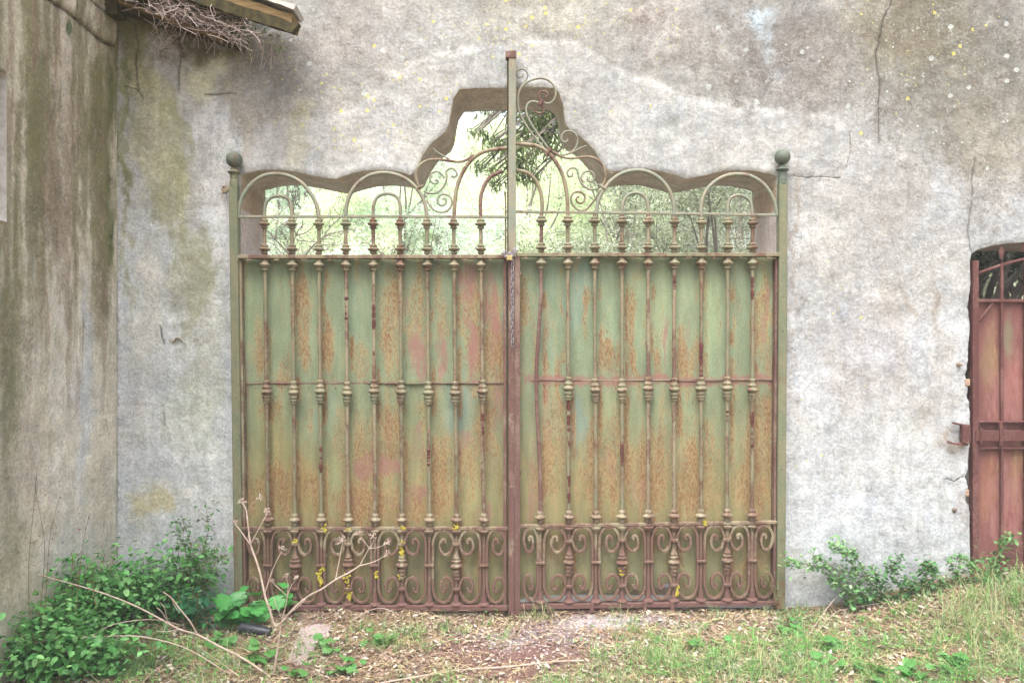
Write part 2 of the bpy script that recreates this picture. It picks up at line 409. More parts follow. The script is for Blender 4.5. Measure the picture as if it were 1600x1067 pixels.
# ------------------------------------------------------------------ plaster sheets
def blobs(U, V, base, items, warp=26, seed=3, grain=(9, 13)):
    """soft patches of colour with ragged edges, painted over a base"""
    U2 = U + (fbm(U / 55, V / 75, seed) - .5) * warp * 3.2 + (fbm(U / 14, V / 20, seed + 40, 3) - .5) * warp
    V2 = V + (fbm(U / 60, V / 60, seed + 9) - .5) * warp * 4 + (fbm(U / 12, V / 18, seed + 50, 3) - .5) * warp
    C = np.array(base, float) if np.ndim(base) == 2 else np.tile(np.array(base, float), (len(U), 1))
    GRN = fbm(U / grain[0], V / grain[1], seed + 70, 5, .6)
    for cx, cy, rx, ry, col, st in items:
        d = np.hypot((U2 - cx) / rx, (V2 - cy) / ry); m = 1 - sstep(.35, 1.2, d); m = m * (.45 * st + .55 * st * sstep(.36, .62, GRN + (m - .5) * .45))
        C += (np.array(col) - C) * m[:, None]
    return C
def field(U, V, items, seed=5, warp=26, grain=(9, 13)):
    return blobs(U, V, np.zeros((len(U), 1)), [(a, b, c, d, (s,), 1.0) for a, b, c, d, s in items], warp, seed, grain)[:, 0]

def sheet_cdt(xs, ys, outer, holes, cracks, jitter=.3):
    """2D triangulation: grid points + outlines + crack rows. returns pts(N,2), tris, depth(N)"""
    GX, GY = np.meshgrid(xs, ys); dx = np.gradient(xs); dy = np.gradient(ys)
    DX, DY = np.meshgrid(dx, dy); gx = (GX + (RNG.random(GX.shape) - .5) * DX * jitter).ravel(); gy = (GY + (RNG.random(GY.shape) - .5) * DY * jitter).ravel()
    keep = inpoly(gx, gy, outer)
    dd = dist_poly(gx, gy, outer, True); keep &= dd > .004
    for h in holes:
        keep &= ~inpoly(gx, gy, h); keep &= dist_poly(gx, gy, h, True) > .007
    rows = []
    for pts, w, dep in cracks:
        keep &= dist_poly(gx, gy, pts) > w * .8
        L = [Vector((p[0], p[1], 0)) for p in pts]; fine = []
        for a, b in zip(L[:-1], L[1:]):
            n = max(1, int((b - a).length / .02)); fine += [a.lerp(b, i / n) for i in range(n)]
        fine.append(L[-1]); n = len(fine)
        for i in range(1, n - 1): fine[i] = fine[i] + Vector((random.uniform(-1, 1), random.uniform(-1, 1), 0)) * .0035
        l, c, r = [], [], []
        for i, p in enumerate(fine):
            t = fine[min(i + 1, n - 1)] - fine[max(i - 1, 0)]; t.normalize(); s = Vector((-t.y, t.x, 0))
            ww = w * .5 * (.35 + random.random() * 1.0) * min(1, (i + 1) / 4, (n - i) / 4)
            l.append(p + s * ww); r.append(p - s * ww); c.append(p + s * ww * random.uniform(-.3, .3))
        rows.append((l, 0, None)); rows.append((c, dep, 1)); rows.append((r, 0, None))
    P2 = [Vector(q) for q in zip(gx[keep], gy[keep])]; E = []
    cent = []
    def ring(poly, closed=True):
        n0 = len(P2); P2.extend(Vector((p[0], p[1])) for p in poly); n = len(poly)
        E.extend((n0 + i, n0 + (i + 1) % n) for i in range(n if closed else n - 1)); return n0
    ring(outer)
    for h in holes: ring(h)
    for row, dep, k in rows: n0 = ring(row, False); cent += [(n0 + i, dep) for i in range(len(row))] if k else []
    v, e, f, ov, oe, of = delaunay_2d_cdt(P2, E, [], 0, 1e-6)
    pts = np.array([(q.x, q.y) for q in v]); tri = np.array(f)
    depth = np.zeros(len(pts)); idx = dict(cent)
    for i, o in enumerate(ov):
        for k in o:
            if k in idx: depth[i] = idx[k]
    c = pts[tri].mean(axis=1); ok = inpoly(c[:, 0], c[:, 1], outer)
    for h in holes: ok &= ~inpoly(c[:, 0], c[:, 1], h)
    return pts, tri[ok], depth

YF = 0.06                       # face of the garden wall
YB = 0.56                       # its back
XL = -2.50                      # corner with the building on the left
KF = (CAMD + YF) / FPX
def fx(px): return (px - 800) * KF
def fz(py): return CAMZ - (py - 533) * KF

open_px = [(375.6, 273.7), (404, 266), (439.7, 265), (472, 270), (500, 276.5), (525, 279.4), (539.4, 273.7), (568, 267), (596, 265), (625, 267.6), (641, 273),
           (650, 265), (660.5, 241.6), (675, 222), (696, 206), (701.5, 192), (705, 170), (708.6, 152.6), (717.5, 139), (749.6, 137), (790, 136.6), (830, 136), (863.7, 137.6),
           (873, 143.7), (879.7, 163), (882.6, 188), (888.6, 200.7), (908, 213), (929.6, 234.5), (942, 256), (951, 268.5), (965, 267), (993.7, 264.5), (1022, 265), (1050.6, 272),
           (1072, 279), (1093, 275), (1122, 268.5), (1150, 265), (1179, 266.6), (1204, 272), (1213.5, 275.5)]
def dens(pts, step):
    out = []
    for a, b in zip(pts[:-1], pts[1:]):
        a = Vector(a); b = Vector(b); n = max(1, int((b - a).length / step)); out += [a.lerp(b, i / n) for i in range(n)]
    return out + [Vector(pts[-1])]
top = [(fx(a), fz(b)) for a, b in open_px]
main_hole = [(p.x, p.y) for p in dens([(top[0][0], -.12)] + top + [(top[-1][0], -.12)], .02)]
main_hole = [(x + random.uniform(-.0015, .0015), z + random.uniform(-.0015, .0015)) for x, z in main_hole]
# the small doorway at the right, its jamb broken
sj = [(1516, 985), (1517, 880), (1516, 830), (1516, 800), (1511, 782), (1514, 760), (1509, 745), (1512, 738), (1516, 700), (1517, 650), (1516, 628), (1513, 620), (1514, 600), (1510, 585), (1513, 560), (1515, 530),
      (1517, 500), (1514, 480), (1515, 462), (1518, 440), (1517, 410), (1519, 396), (1528, 390), (1548, 384), (1572, 380), (1600, 378), (1640, 377), (1680, 379), (1720, 384), (1752, 392), (1764, 400), (1766, 985)]
small_hole = [(fx(p[0]) + random.uniform(-.003, .003) * (1 if 3 < i < 22 else .3), fz(p[1])) for i, p in enumerate([tuple(q) for q in dens(sj, 4)])]
small_hole = [(x, z) for x, z in small_hole]

def px_line(pts): return [(fx(a), fz(b)) for a, b in pts]
cracks = [
    (px_line([(1396, -20), (1392, 8), (1380, 30), (1376, 55), (1369, 85), (1370, 108), (1374, 128), (1372, 160), (1373, 190), (1374, 222)]), .0065, .012),
    (px_line([(1524, 246), (1519, 275), (1520, 300), (1516, 330), (1512, 360), (1516, 388), (1519, 395)]), .003, .005),
    (px_line([(279, 58), (282, 90), (279, 118), (280, 142)]), .009, .012),
    (px_line([(210, 40), (216, 70), (212, 95), (215, 140)]), .009, .012),
    (px_line([(320, 147), (338, 149), (352, 146), (369, 147)]), .006, .008),
    (px_line([(196, 136), (212, 138), (222, 150)]), .005, .008),
    (px_line([(1240, 275), (1262, 278), (1290, 276), (1312, 278)]), .0025, .002),
    (px_line([(1328, 205), (1330, 235), (1322, 262)]), .004, .006),
    (px_line([(250, 510), (252, 525), (256, 537)]), .006, .008),
    (px_line([(253, 632), (256, 655), (257, 664)]), .004, .006),
    (px_line([(1478, 748), (1492, 752), (1503, 745)]), .007, .012),
]
XR = 3.42
outer = [(XL, -.12)] + [(XR, -.12)]
# visible face of the wall, fine triangles
xs = np.arange(XL + .008, 3.40, .016); ys = np.arange(-.10, 3.92, .016)
outer = [(XL, -.12), (main_hole[0][0], -.12), (main_hole[-1][0], -.12), (small_hole[0][0], -.12), (small_hole[-1][0] , -.12), (7.0, -.12), (7.0, 5.2), (XL, 5.2)]
xs = np.concatenate([xs, np.arange(3.42, 7.0, .2)]); ys = np.concatenate([ys, np.arange(3.95, 5.2, .15)])
# openings reach the ground: drop their floor edge to below the wall foot
mh = [(main_hole[0][0], -.119)] + main_hole[1:-1] + [(main_hole[-1][0], -.119)]
sh = [(x, max(z, -.119)) for x, z in small_hole]
sh = [p for i, p in enumerate(sh) if not (p[1] <= -.1189 and 0 < i < len(sh) - 1)]
pts, tri, dep = sheet_cdt(xs, ys, outer, [mh, sh], cracks)
U = pts[:, 0] / KF + 800; V = 533 - (pts[:, 1] - CAMZ) / KF

patch = [(372, 268), (380, 215), (420, 190), (470, 178), (545, 176), (585, 150), (610, 118), (640, 98), (700, 80), (770, 66), (850, 62), (905, 68), (940, 90), (965, 108), (1005, 120), (1060, 148), (1100, 160),
         (1180, 170), (1250, 178), (1300, 184), (1330, 198), (1334, 232), (1322, 262), (1300, 276), (1240, 276), (1214, 290), (1200, 330), (400, 330)]
def plaster_front(U, V):
    Uw = U + (fbm(U / 30, V / 30, 71) - .5) * 26; Vw = V + (fbm(U / 30, V / 30, 73) - .5) * 26
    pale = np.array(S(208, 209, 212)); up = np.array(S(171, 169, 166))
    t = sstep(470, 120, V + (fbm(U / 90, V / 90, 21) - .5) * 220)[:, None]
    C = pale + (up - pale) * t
    C = blobs(U, V, C, [
        (1250, 90, 170, 120, S(146, 141, 138), .9), (1500, 110, 190, 190, S(138, 135, 126), .95), (1430, 40, 120, 90, S(136, 128, 110), .8), (1560, 250, 90, 110, S(172, 164, 152), .6),
        (1190, 40, 26, 40, S(186, 198, 204), .9), (1215, 60, 12, 60, S(186, 194, 198), .6), (1320, 230, 60, 60, S(196, 196, 198), .5), (1400, 320, 70, 90, S(188, 182, 176), .6),
        (1040, 40, 90, 60, S(176, 168, 164), .7), (1000, 20, 60, 40, S(164, 150, 146), .5), (860, 20, 180, 60, S(192, 188, 178), .7),
        (480, 110, 110, 70, S(160, 154, 150), .6), (420, 200, 70, 90, S(176, 166, 158), .6), (560, 60, 110, 80, S(178, 170, 166), .5), (590, 200, 120, 60, S(184, 174, 164), .5),
        (460, 220, 30, 60, S(192, 184, 150), .6), (640, 215, 40, 60, S(192, 186, 154), .5), (380, 120, 26, 160, S(172, 162, 146), .5), (372, 240, 14, 120, S(168, 152, 130), .6),
        (205, 60, 34, 120, S(134, 126, 84), .9), (250, 50, 90, 45, S(116, 102, 66), .9), (330, 80, 60, 30, S(130, 118, 84), .8), (230, 150, 46, 80, S(184, 178, 142), .8), (255, 250, 50, 120, S(196, 190, 158), .8),
        (320, 130, 44, 50, S(208, 200, 170), .85), (250, 95, 26, 36, S(206, 202, 198), .7), (330, 210, 46, 70, S(208, 206, 206), .8), (350, 330, 30, 90, S(220, 220, 222), .7),
        (300, 70, 30, 18, S(100, 88, 62), .7), (186, 200, 10, 260, S(118, 122, 70), .8), (188, 420, 8, 120, S(176, 172, 140), .6),
        (270, 300, 24, 110, S(160, 160, 120), .7), (300, 420, 40, 110, S(178, 178, 152), .7), (320, 560, 34, 130, S(184, 184, 166), .6), (310, 640, 60, 90, S(202, 205, 196), .6),
        (230, 500, 46, 160, S(212, 208, 198), .7), (220, 650, 40, 90, S(204, 200, 198), .6), (226, 785, 34, 26, S(202, 190, 146), .75), (250, 760, 60, 14, S(212, 208, 200), .7), (215, 850, 60, 50, S(214, 212, 208), .6),
        (1300, 420, 80, 130, S(200, 197, 192), .5), (1450, 420, 110, 90, S(204, 200, 194), .5), (1350, 560, 110, 120, S(194, 190, 192), .6), (1420, 700, 90, 120, S(212, 212, 214), .5), (1270, 640, 40, 200, S(212, 213, 218), .7),
        (1480, 560, 30, 60, S(204, 200, 198), .8), (1450, 640, 60, 30, S(188, 184, 180), .6), (1465, 340, 14, 110, S(194, 196, 200), .5), (1330, 820, 120, 90, S(212, 214, 220), .7), (1400, 520, 24, 160, S(188, 178, 168), .4),
        (1475, 480, 8, 60, S(164, 148, 128), .6), (1430, 480, 10, 44, S(172, 156, 140), .5), (1236, 300, 8, 200, S(172, 160, 148), .6), (1233, 500, 5, 260, S(176, 160, 150), .5),
        (1310, 900, 120, 30, S(200, 198, 200), .6), (1503, 700, 8, 40, S(180, 160, 140), .6), (1495, 800, 14, 40, S(190, 184, 184), .8),
    ], 26, 3)
    # the lighter re-rendered field above the gate
    ins = inpoly(Uw, Vw, patch); dp = dist_poly(Uw, Vw, patch, True)
    m = np.where(ins, sstep(-2, 10, dp), 0)[:, None]; keepv = sstep(30, 80, np.abs(U - 800) - 260)[:, None] * .45
    C += (np.array(S(188, 187, 186)) - C) * m * (.80 - keepv)
    edge = (np.exp(-(dp / 4.5) ** 2) * sstep(560, 640, U) * sstep(.35, .6, fbm(U / 22, V / 22, 90)))[:, None]
    C += (np.array(S(212, 210, 208)) - C) * edge * .7
    rim = dist_poly(U, V, open_px); C += (np.array(S(176, 160, 140)) - C) * (np.exp(-(rim / 2.5) ** 2) * .2)[:, None]
    top_rim = (np.exp(-(dist_poly(U, V, open_px[18:24] ) / 16) ** 2))[:, None]; C += (np.array(S(200, 198, 198)) - C) * top_rim * .6
    C *= (1 - .17 * sstep(1180, 1290, U) * sstep(200, 330, V))[:, None] * np.array([.985, 1.01, 1.0])  # right of the gate painted darker to offset the stronger sun there
    C *= (1 + (fbm(U / 70, V / 90, 37, 4) - .5) * .34)[:, None]
    C *= (1 + (fbm(U / 16, V / 16, 31, 5) - .5) * .42)[:, None]
    C *= (1 + (fbm(U / 7, V / 60, 33, 4) - .5) * .20)[:, None]
    C *= (1 + (fbm(U / 60, V / 60, 35, 4) - .5)[:, None] * np.array([.16, .10, .02]))
    inside = m[:, 0]
    grime = field(U, V, [(1480, 100, 260, 200, .9), (1200, 80, 180, 130, .85), (500, 120, 130, 110, .45), (600, 120, 140, 110, .45), (420, 230, 80, 80, .5), (860, 20, 300, 40, .5), (1040, 60, 90, 90, .7), (1560, 300, 100, 160, .6),
                        (1400, 400, 140, 160, .35), (270, 300, 60, 240, .3), (250, 50, 110, 70, .8), (215, 160, 40, 120, .6), (1300, 520, 120, 200, .25), (1233, 600, 8, 400, .7), (320, 240, 40, 60, .5), (1420, 560, 90, 80, .3)], 5)
    grime = np.clip(grime + .12, 0, 1) * (1 - inside * .62)
    moss = field(U, V, [(270, 205, 22, 70, .9), (272, 300, 20, 100, .8), (300, 400, 30, 70, .6), (300, 480, 26, 80, .55), (320, 590, 22, 90, .45), (290, 640, 16, 60, .3), (186, 130, 10, 210, 1.0), (215, 60, 40, 50, .6), (250, 250, 40, 60, .35), (208, 180, 20, 60, .5),
                        (360, 80, 50, 24, .6), (1300, 760, 60, 60, .12), (222, 860, 30, 40, .2), (640, 210, 30, 60, .2), (460, 220, 30, 60, .25), (1190, 100, 40, 60, .15)], 7)
    lich = field(U, V, [(1480, 170, 230, 210, .9), (1230, 120, 170, 100, .9), (640, 120, 190, 120, .8), (700, 50, 200, 60, .5), (460, 90, 120, 90, .6), (1400, 300, 150, 80, .3), (1480, 420, 120, 60, .15), (330, 120, 40, 60, .3)], 9) * (1 - inside * .75)
    yel = field(U, V, [(840, 30, 240, 60, .9), (800, 70, 90, 30, .9), (1050, 40, 130, 60, .5), (560, 150, 160, 130, .5), (1430, 60, 160, 160, .35), (900, 160, 240, 60, .25), (1280, 500, 120, 260, .12), (430, 60, 60, 60, .7)], 10)
    return C, np.stack([grime, np.clip(moss, 0, 1), np.clip(lich, 0, 1), np.clip(yel, 0, 1)], 1), ins, dp
C, MK, ins, dp = plaster_front(U, V)
for cp, w, d_ in cracks:                                    # dirt sits in and beside the cracks
    q = dist_poly(pts[:, 0], pts[:, 1], cp); MK[:, 0] = np.clip(MK[:, 0] + np.exp(-(q / (w * 1.6)) ** 2) * .35, 0, 1)
    C *= (1 - .35 * np.exp(-(q / (w * .9)) ** 2))[:, None]
C[dep > 0] = (.06, .05, .04)
relief = (fbm(U / 70, V / 70, 61, 3) - .5) * .022 + (fbm(U / 12, V / 12, 62, 3) - .5) * .006
relief -= np.where(ins, .005 * sstep(0, 8, dp), 0)
# broken scar at the small gate's jamb
sj_d = dist_poly(U, V, sj[4:18]); relief += .006 * np.exp(-(sj_d / 5) ** 2) * (fbm(U / 6, V / 6, 66, 3) > .5)
hole_d = np.minimum(dist_poly(pts[:, 0], pts[:, 1], mh, False), dist_poly(pts[:, 0], pts[:, 1], sh, False))
relief += .007 * np.exp(-(hole_d / .010) ** 2)              # softened arrises
edge_z = sstep(.04, 0, np.abs(pts[:, 0] - XL))
Y = YF + relief + dep
wall = thing('garden_wall', 'tall weathered lime-plastered wall pierced by the wavy-topped gateway and a small doorway', 'wall', (0, YF, 0))
Vf = np.stack([pts[:, 0], Y, pts[:, 1]], 1)
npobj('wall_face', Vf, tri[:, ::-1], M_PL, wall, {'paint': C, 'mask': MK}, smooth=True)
# reveals: from the front outline back to the rear face
def reveal(name, ring, colf, mkf, inset=.0, floor=True):
    n = len(ring); steps = [0, .006, .018, .04, .09, .15, .22, .29, .36, .43, .5]
    R = np.array(ring); VV = []; CC = []; MM = []
    acc = np.concatenate([[0], np.cumsum(np.hypot(*(R[1:] - R[:-1]).T))])
    front = np.array([np.interp(0, [0], [0])])
    # find front y on outline from the face
    key = {(round(p[0], 4), round(p[1], 4)): y for p, y in zip(pts, Y)}
    for si, s in enumerate(steps):
        for i in range(n):
            x, z = ring[i]; y0 = key.get((round(x, 4), round(z, 4)), YF + .014)
            k = (fbm(np.array([acc[i] * 9]), np.array([s * 9]), 12, 3)[0] - .5) * .012 * min(1, si / 2)
            a = ring[max(i - 1, 0)]; b = ring[min(i + 1, n - 1)]; tx, tz = b[0] - a[0], b[1] - a[1]; L = math.hypot(tx, tz) + 1e-9
            VV.append((x + tz / L * k, y0 + s if si else y0, z - tx / L * k)); u = acc[i]
            CC.append(colf(u, s, x, z)); MM.append(mkf(u, s, x, z))
    F = []
    for s in range(len(steps) - 1):
        for i in range(n - 1): F.append((s * n + i, s * n + i + 1, (s + 1) * n + i + 1, (s + 1) * n + i))
    return npobj(name, VV, F, M_PL, wall, {'paint': CC, 'mask': MM}, smooth=True)
def soffit_col(u, s, x, z):
    if z > 2.66 or abs(x) < 1.5:
        n = fbm(np.array([u * 6.]), np.array([s * 22.]), 44, 4)[0]; a = np.array(S(206, 186, 152)); b = np.array(S(236, 224, 204)); c = a + (b - a) * n
    else:
        n = fbm(np.array([s * 30.]), np.array([z * 3.]), 45, 4)[0]; a = np.array(S(206, 182, 154)); b = np.array(S(244, 230, 226)); c = a + (b - a) * min(1, n * 1.6) if z < 2.5 else a
    return tuple(c)
reveal('opening_reveal', mh, soffit_col, lambda u, s, x, z: (.35, .12, 0, 0))
def jamb_col(u, s, x, z):
    n = fbm(np.array([z * 12.]), np.array([s * 12.]), 48, 4)[0]
    return tuple(np.array(S(170, 140, 112)) + (np.array(S(196, 188, 180)) - np.array(S(170, 140, 112))) * n)
reveal('doorway_reveal', sh, jamb_col, lambda u, s, x, z: (.5, .1, 0, 0))
# back face and top of the wall
def simple_sheet(name, outer, holes, y, parent, flip=False, col=S(190, 184, 176)):
    p2, t2, _ = sheet_cdt(np.array([100.0, 101.0]), np.array([100.0, 101.0]), outer, holes, [])
    V3 = np.stack([p2[:, 0], np.full(len(p2), y), p2[:, 1]], 1)
    return npobj(name, V3, t2 if flip else t2[:, ::-1], M_PL, parent, {'paint': np.tile(col, (len(p2), 1)), 'mask': np.tile((.4, .2, .2, .1), (len(p2), 1))})
simple_sheet('wall_back', outer, [mh, sh], YB + .014, wall, True)
def plaster_box(name, x0, x1, y0, y1, z0, z1, parent, col=S(186, 180, 168), mk=(.5, .3, .3, .1)):
    v = [(x, y, z) for z in (z0, z1) for y in (y0, y1) for x in (x0, x1)]; f = [(0, 2, 3, 1), (4, 5, 7, 6), (0, 1, 5, 4), (2, 6, 7, 3), (0, 4, 6, 2), (1, 3, 7, 5)]
    return npobj(name, v, f, M_PL, parent, {'paint': [col] * 8, 'mask': [mk] * 8})
plaster_box('coping', XL, 7.05, YF - .05, YB + .06, 5.19, 5.3, wall)
plaster_box('wall_end', 6.995, 7.04, YF + .01, YB + .01, -.12, 5.19, wall)

# bricks laid bare where the jamb has broken away, and the curled lip of loose plaster
for i, (px, py, w, h) in enumerate([(1511, 597, 7, 12), (1510, 769, 6, 11)]):
    c = P(px, py, YF + .01); mb = MB().box(c.x - w * .0021, c.x + w * .0021, YF - .001, YF + .09, c.z - h * .0018, c.z + h * .0018, .003); obj('brick', mb, M_BRICK, wall)

tp_ = [(376, 975), (376, 946), (480, 942), (600, 945), (700, 943), (790, 944), (822, 945), (872, 944), (940, 945), (1015, 944), (1062, 944), (1090, 944), (1210, 944), (1212, 975)]
tq = [P(a, b + random.uniform(-1.5, 1.5), .12) for a, b in tp_]; nq = len(tq); tv = [(q.x, .072 + random.uniform(-.008, .008), q.z) for q in tq] + [(q.x, .33, q.z - .02) for q in tq]
npobj('threshold', tv + [(tq[0].x, .2, -.1)] * 0, [(i, (i + 1) % nq, (i + 1) % nq + nq) for i in range(nq)] + [(i, (i + 1) % nq + nq, i + nq) for i in range(nq)], M_PL, wall, {'paint': [S(226, 222, 228)] * (2 * nq), 'mask': [(0, 0, 0, 0)] * (2 * nq)})
obj('threshold_core', MB().prism([(q.x, q.z) for q in tq], .118, .32), M_WHITE, wall, smooth=False)
# ------------------------------------------------------------------ the building at the left
WX = XL
def lw(px, py):
    d = -WX * FPX / (800 - px); return (d - CAMD, CAMZ - (py - 533) / FPX * d)
bld = thing('plastered_building', 'stained plastered building wall at the left meeting the gate wall at a green corner', 'building', (WX, -1.5, 0))
win = [(-1.05, 3.00), (-1.05, 2.26), (-1.75, 2.26), (-1.75, 3.00)]
win = [(p.x, p.y) for p in dens(win + [win[0]], .05)][:-1]
ysg = np.concatenate([np.arange(-4.2, -1.5, .15), np.arange(-1.45, YF, .012)]); zsg = np.concatenate([np.arange(-.1, 3.9, .018), np.arange(3.92, 4.3, .12)])
lcr = [([lw(a, b) for a, b in [(60, -14), (76, 0), (90, 10), (105, 19), (112, 25), (118, 29), (128, 38), (140, 48), (150, 58), (159, 65), (168, 69), (176, 72)]], .016, .03),
       ([lw(a, b) for a, b in [(118, 29), (116, 18), (118, 6), (116, -10)]], .006, .01), ([lw(a, b) for a, b in [(130, -6), (145, 6), (158, 17), (168, 22)]], .014, .02),
       ([lw(a, b) for a, b in [(165, 655), (168, 668), (170, 680)]], .004, .006)]
lout = [(-4.3, -.12), (YF + .03, -.12), (YF + .03, 4.4), (-4.3, 4.4)]
lp, lt, ld = sheet_cdt(ysg, zsg, lout, [win], lcr)
dd = CAMD + lp[:, 0]; dd = np.maximum(dd, .6); UL = 800 + WX * FPX / dd; VL = 533 - (lp[:, 1] - CAMZ) * FPX / dd
UL = np.where(lp[:, 0] < -1.5, -40 - (-1.5 - lp[:, 0]) * 120, UL)
CL = np.tile(np.array(S(176, 166, 146)), (len(lp), 1))
CL = blobs(UL, VL, CL * 1.1, [
    (90, 640, 120, 300, S(210, 204, 194), .9), (100, 200, 30, 320, S(176, 158, 138), .7), (60, 200, 22, 260, S(136, 134, 96), .8), (82, 320, 26, 200, S(142, 126, 100), .7), (30, 60, 60, 120, S(166, 154, 120), .7),
    (160, 250, 18, 220, S(118, 112, 62), .85), (172, 380, 10, 80, S(98, 100, 40), .8), (140, 160, 22, 120, S(150, 138, 94), .7), (150, 40, 40, 40, S(176, 166, 138), .8), (112, 70, 20, 30, S(170, 160, 160), .5),
    (165, 460, 10, 60, S(124, 108, 96), .6), (130, 560, 10, 170, S(178, 186, 196), .9), (122, 700, 14, 120, S(196, 198, 206), .8), (160, 700, 24, 200, S(192, 180, 162), .8), (90, 480, 26, 160, S(206, 200, 192), .8), (70, 620, 16, 160, S(192, 180, 160), .6),
    (40, 700, 34, 120, S(176, 160, 148), .6), (60, 780, 30, 60, S(196, 178, 166), .5), (10, 520, 30, 240, S(142, 142, 118), .8), (8, 780, 24, 160, S(142, 136, 118), .8), (30, 400, 16, 120, S(154, 154, 120), .6), (52, 380, 12, 100, S(206, 204, 200), .6),
    (184, 620, 8, 300, S(206, 200, 186), .8), (110, 860, 70, 60, S(200, 196, 196), .7), (6, 250, 8, 300, S(150, 150, 120), .4)], 14, 203)
CL = (CL * .66 + np.array(S(206, 204, 192)) * .34) * 1.45 * (1 + (fbm(UL / 5, VL / 60, 233, 4) - .5) * .22)[:, None]; CL = blobs(UL, VL, CL, [(166, 230, 11, 200, S(88, 92, 40), .95), (174, 380, 8, 60, S(80, 88, 34), .95), (148, 180, 12, 150, S(128, 118, 76), .7), (62, 190, 14, 170, S(116, 122, 80), .75), (84, 330, 10, 130, S(140, 122, 96), .6), (112, 260, 7, 200, S(158, 138, 116), .5), (14, 560, 16, 220, S(120, 124, 96), .7), (166, 450, 6, 60, S(104, 88, 74), .6), (178, 90, 5, 90, S(70, 80, 36), .8)], 8, 209, (4, 30)); CL *= (1 + (fbm(UL / 9, VL / 18, 231, 5) - .5) * .4)[:, None]
ML = np.stack([np.clip(field(UL, VL, [(80, 250, 90, 280, .7), (165, 440, 16, 100, .9), (20, 600, 50, 300, .55), (50, 760, 50, 90, .4), (160, 250, 30, 220, .5)], 15, 14) + .15, 0, 1),
               field(UL, VL, [(62, 190, 26, 180, .7), (160, 200, 14, 160, .8), (172, 370, 10, 70, 1.0), (110, 36, 8, 24, .6), (18, 560, 30, 300, .6), (30, 380, 20, 160, .5), (176, 120, 8, 120, .8), (10, 860, 40, 120, .5), (90, 250, 10, 120, .4)], 17, 14),
               np.full(len(UL), .08), np.zeros(len(UL))], 1)
sk = sstep(.44, .66, fbm(UL / 13, VL / 260, 271, 4) + (fbm(UL / 5, VL / 24, 273, 4) - .5) * .35) * (1 - sstep(380, 640, VL)) * .75; CL += (np.array(S(138, 132, 92)) - CL) * sk[:, None]
sk = sstep(.5, .7, fbm(UL / 9, VL / 200, 275, 4) + (fbm(UL / 4, VL / 20, 277, 4) - .5) * .4) * (1 - sstep(500, 760, VL)) * .6; CL += (np.array(S(160, 140, 118)) - CL) * sk[:, None]
gp = np.exp(-(((UL - 109) / 6) ** 2 + ((VL - 44) / 15) ** 2) * 1.1); CL += (np.array(S(66, 104, 56)) - CL) * sstep(.35, .6, gp)[:, None] * .9
CL[ld > 0] = (.05, .042, .03)
for cp, w, d_ in lcr:
    q = dist_poly(lp[:, 0], lp[:, 1], cp); CL *= (1 - .5 * np.exp(-(q / (w * .9)) ** 2))[:, None]
q = dist_poly(lp[:, 0], lp[:, 1], lcr[0][0]); ry = (fbm(UL / 60, VL / 70, 261, 3) - .5) * .03 + (fbm(UL / 10, VL / 14, 262, 3) - .5) * .008
above = sstep(0, .03, lp[:, 1] - np.interp(lp[:, 0], [p[0] for p in lcr[0][0]], [p[1] for p in lcr[0][0]])) * .014
npobj('wall', np.stack([WX + ry * .6 + above - ld, lp[:, 0], lp[:, 1]], 1), lt, M_PL, bld, {'paint': CL, 'mask': ML}, smooth=True)
mb = MB().add([(WX + .005, a, b) for a, b in win] + [(WX - .16, a, b) for a, b in win], [(i, (i + 1) % len(win), (i + 1) % len(win) + len(win), i + len(win)) for i in range(len(win))])
wv = np.array(mb.v); npobj('window_reveal', wv, np.array(mb.f), M_WHITE, bld)
wr = MB(); wr.v = []; 
for (a0, a1, b0, b1) in ((-1.75, -1.70, 2.26, 3.00), (-1.10, -1.05, 2.26, 3.0), (-1.70, -1.10, 2.26, 2.31), (-1.70, -1.10, 2.95, 3.00), (-1.42, -1.38, 2.31, 2.95)):
    wr.add([(x, y, z) for z in (b0, b1) for y in (a0, a1) for x in (WX - .15, WX - .10)], [(0, 2, 3, 1), (4, 5, 7, 6), (0, 1, 5, 4), (2, 6, 7, 3), (0, 4, 6, 2), (1, 3, 7, 5)])
wf = obj('window_frame', wr, M_WHITE, bld, smooth=False)
for a0, a1 in ((-1.70, -1.42), (-1.38, -1.10)):
    obj('pane', MB().add([(WX - .13, a0, 2.31), (WX - .13, a1, 2.31), (WX - .13, a1, 2.95), (WX - .13, a0, 2.95)], [(0, 1, 2, 3)]), M_GLASS, wf, smooth=False)
plaster_box('far_wall', -5.6, WX - .2, -4.3, -4.05, -.12, 4.4, bld); plaster_box('rear_wall', -5.6, WX - .2, YF - .2, YF + .1, -.12, 4.4, bld); plaster_box('end_wall', WX - .2, WX - .02, -4.3, -4.1, -.12, 4.4, bld)
plaster_box('roof', -5.7, WX + .06, -4.4, YF + .5, 4.41, 4.6, bld)
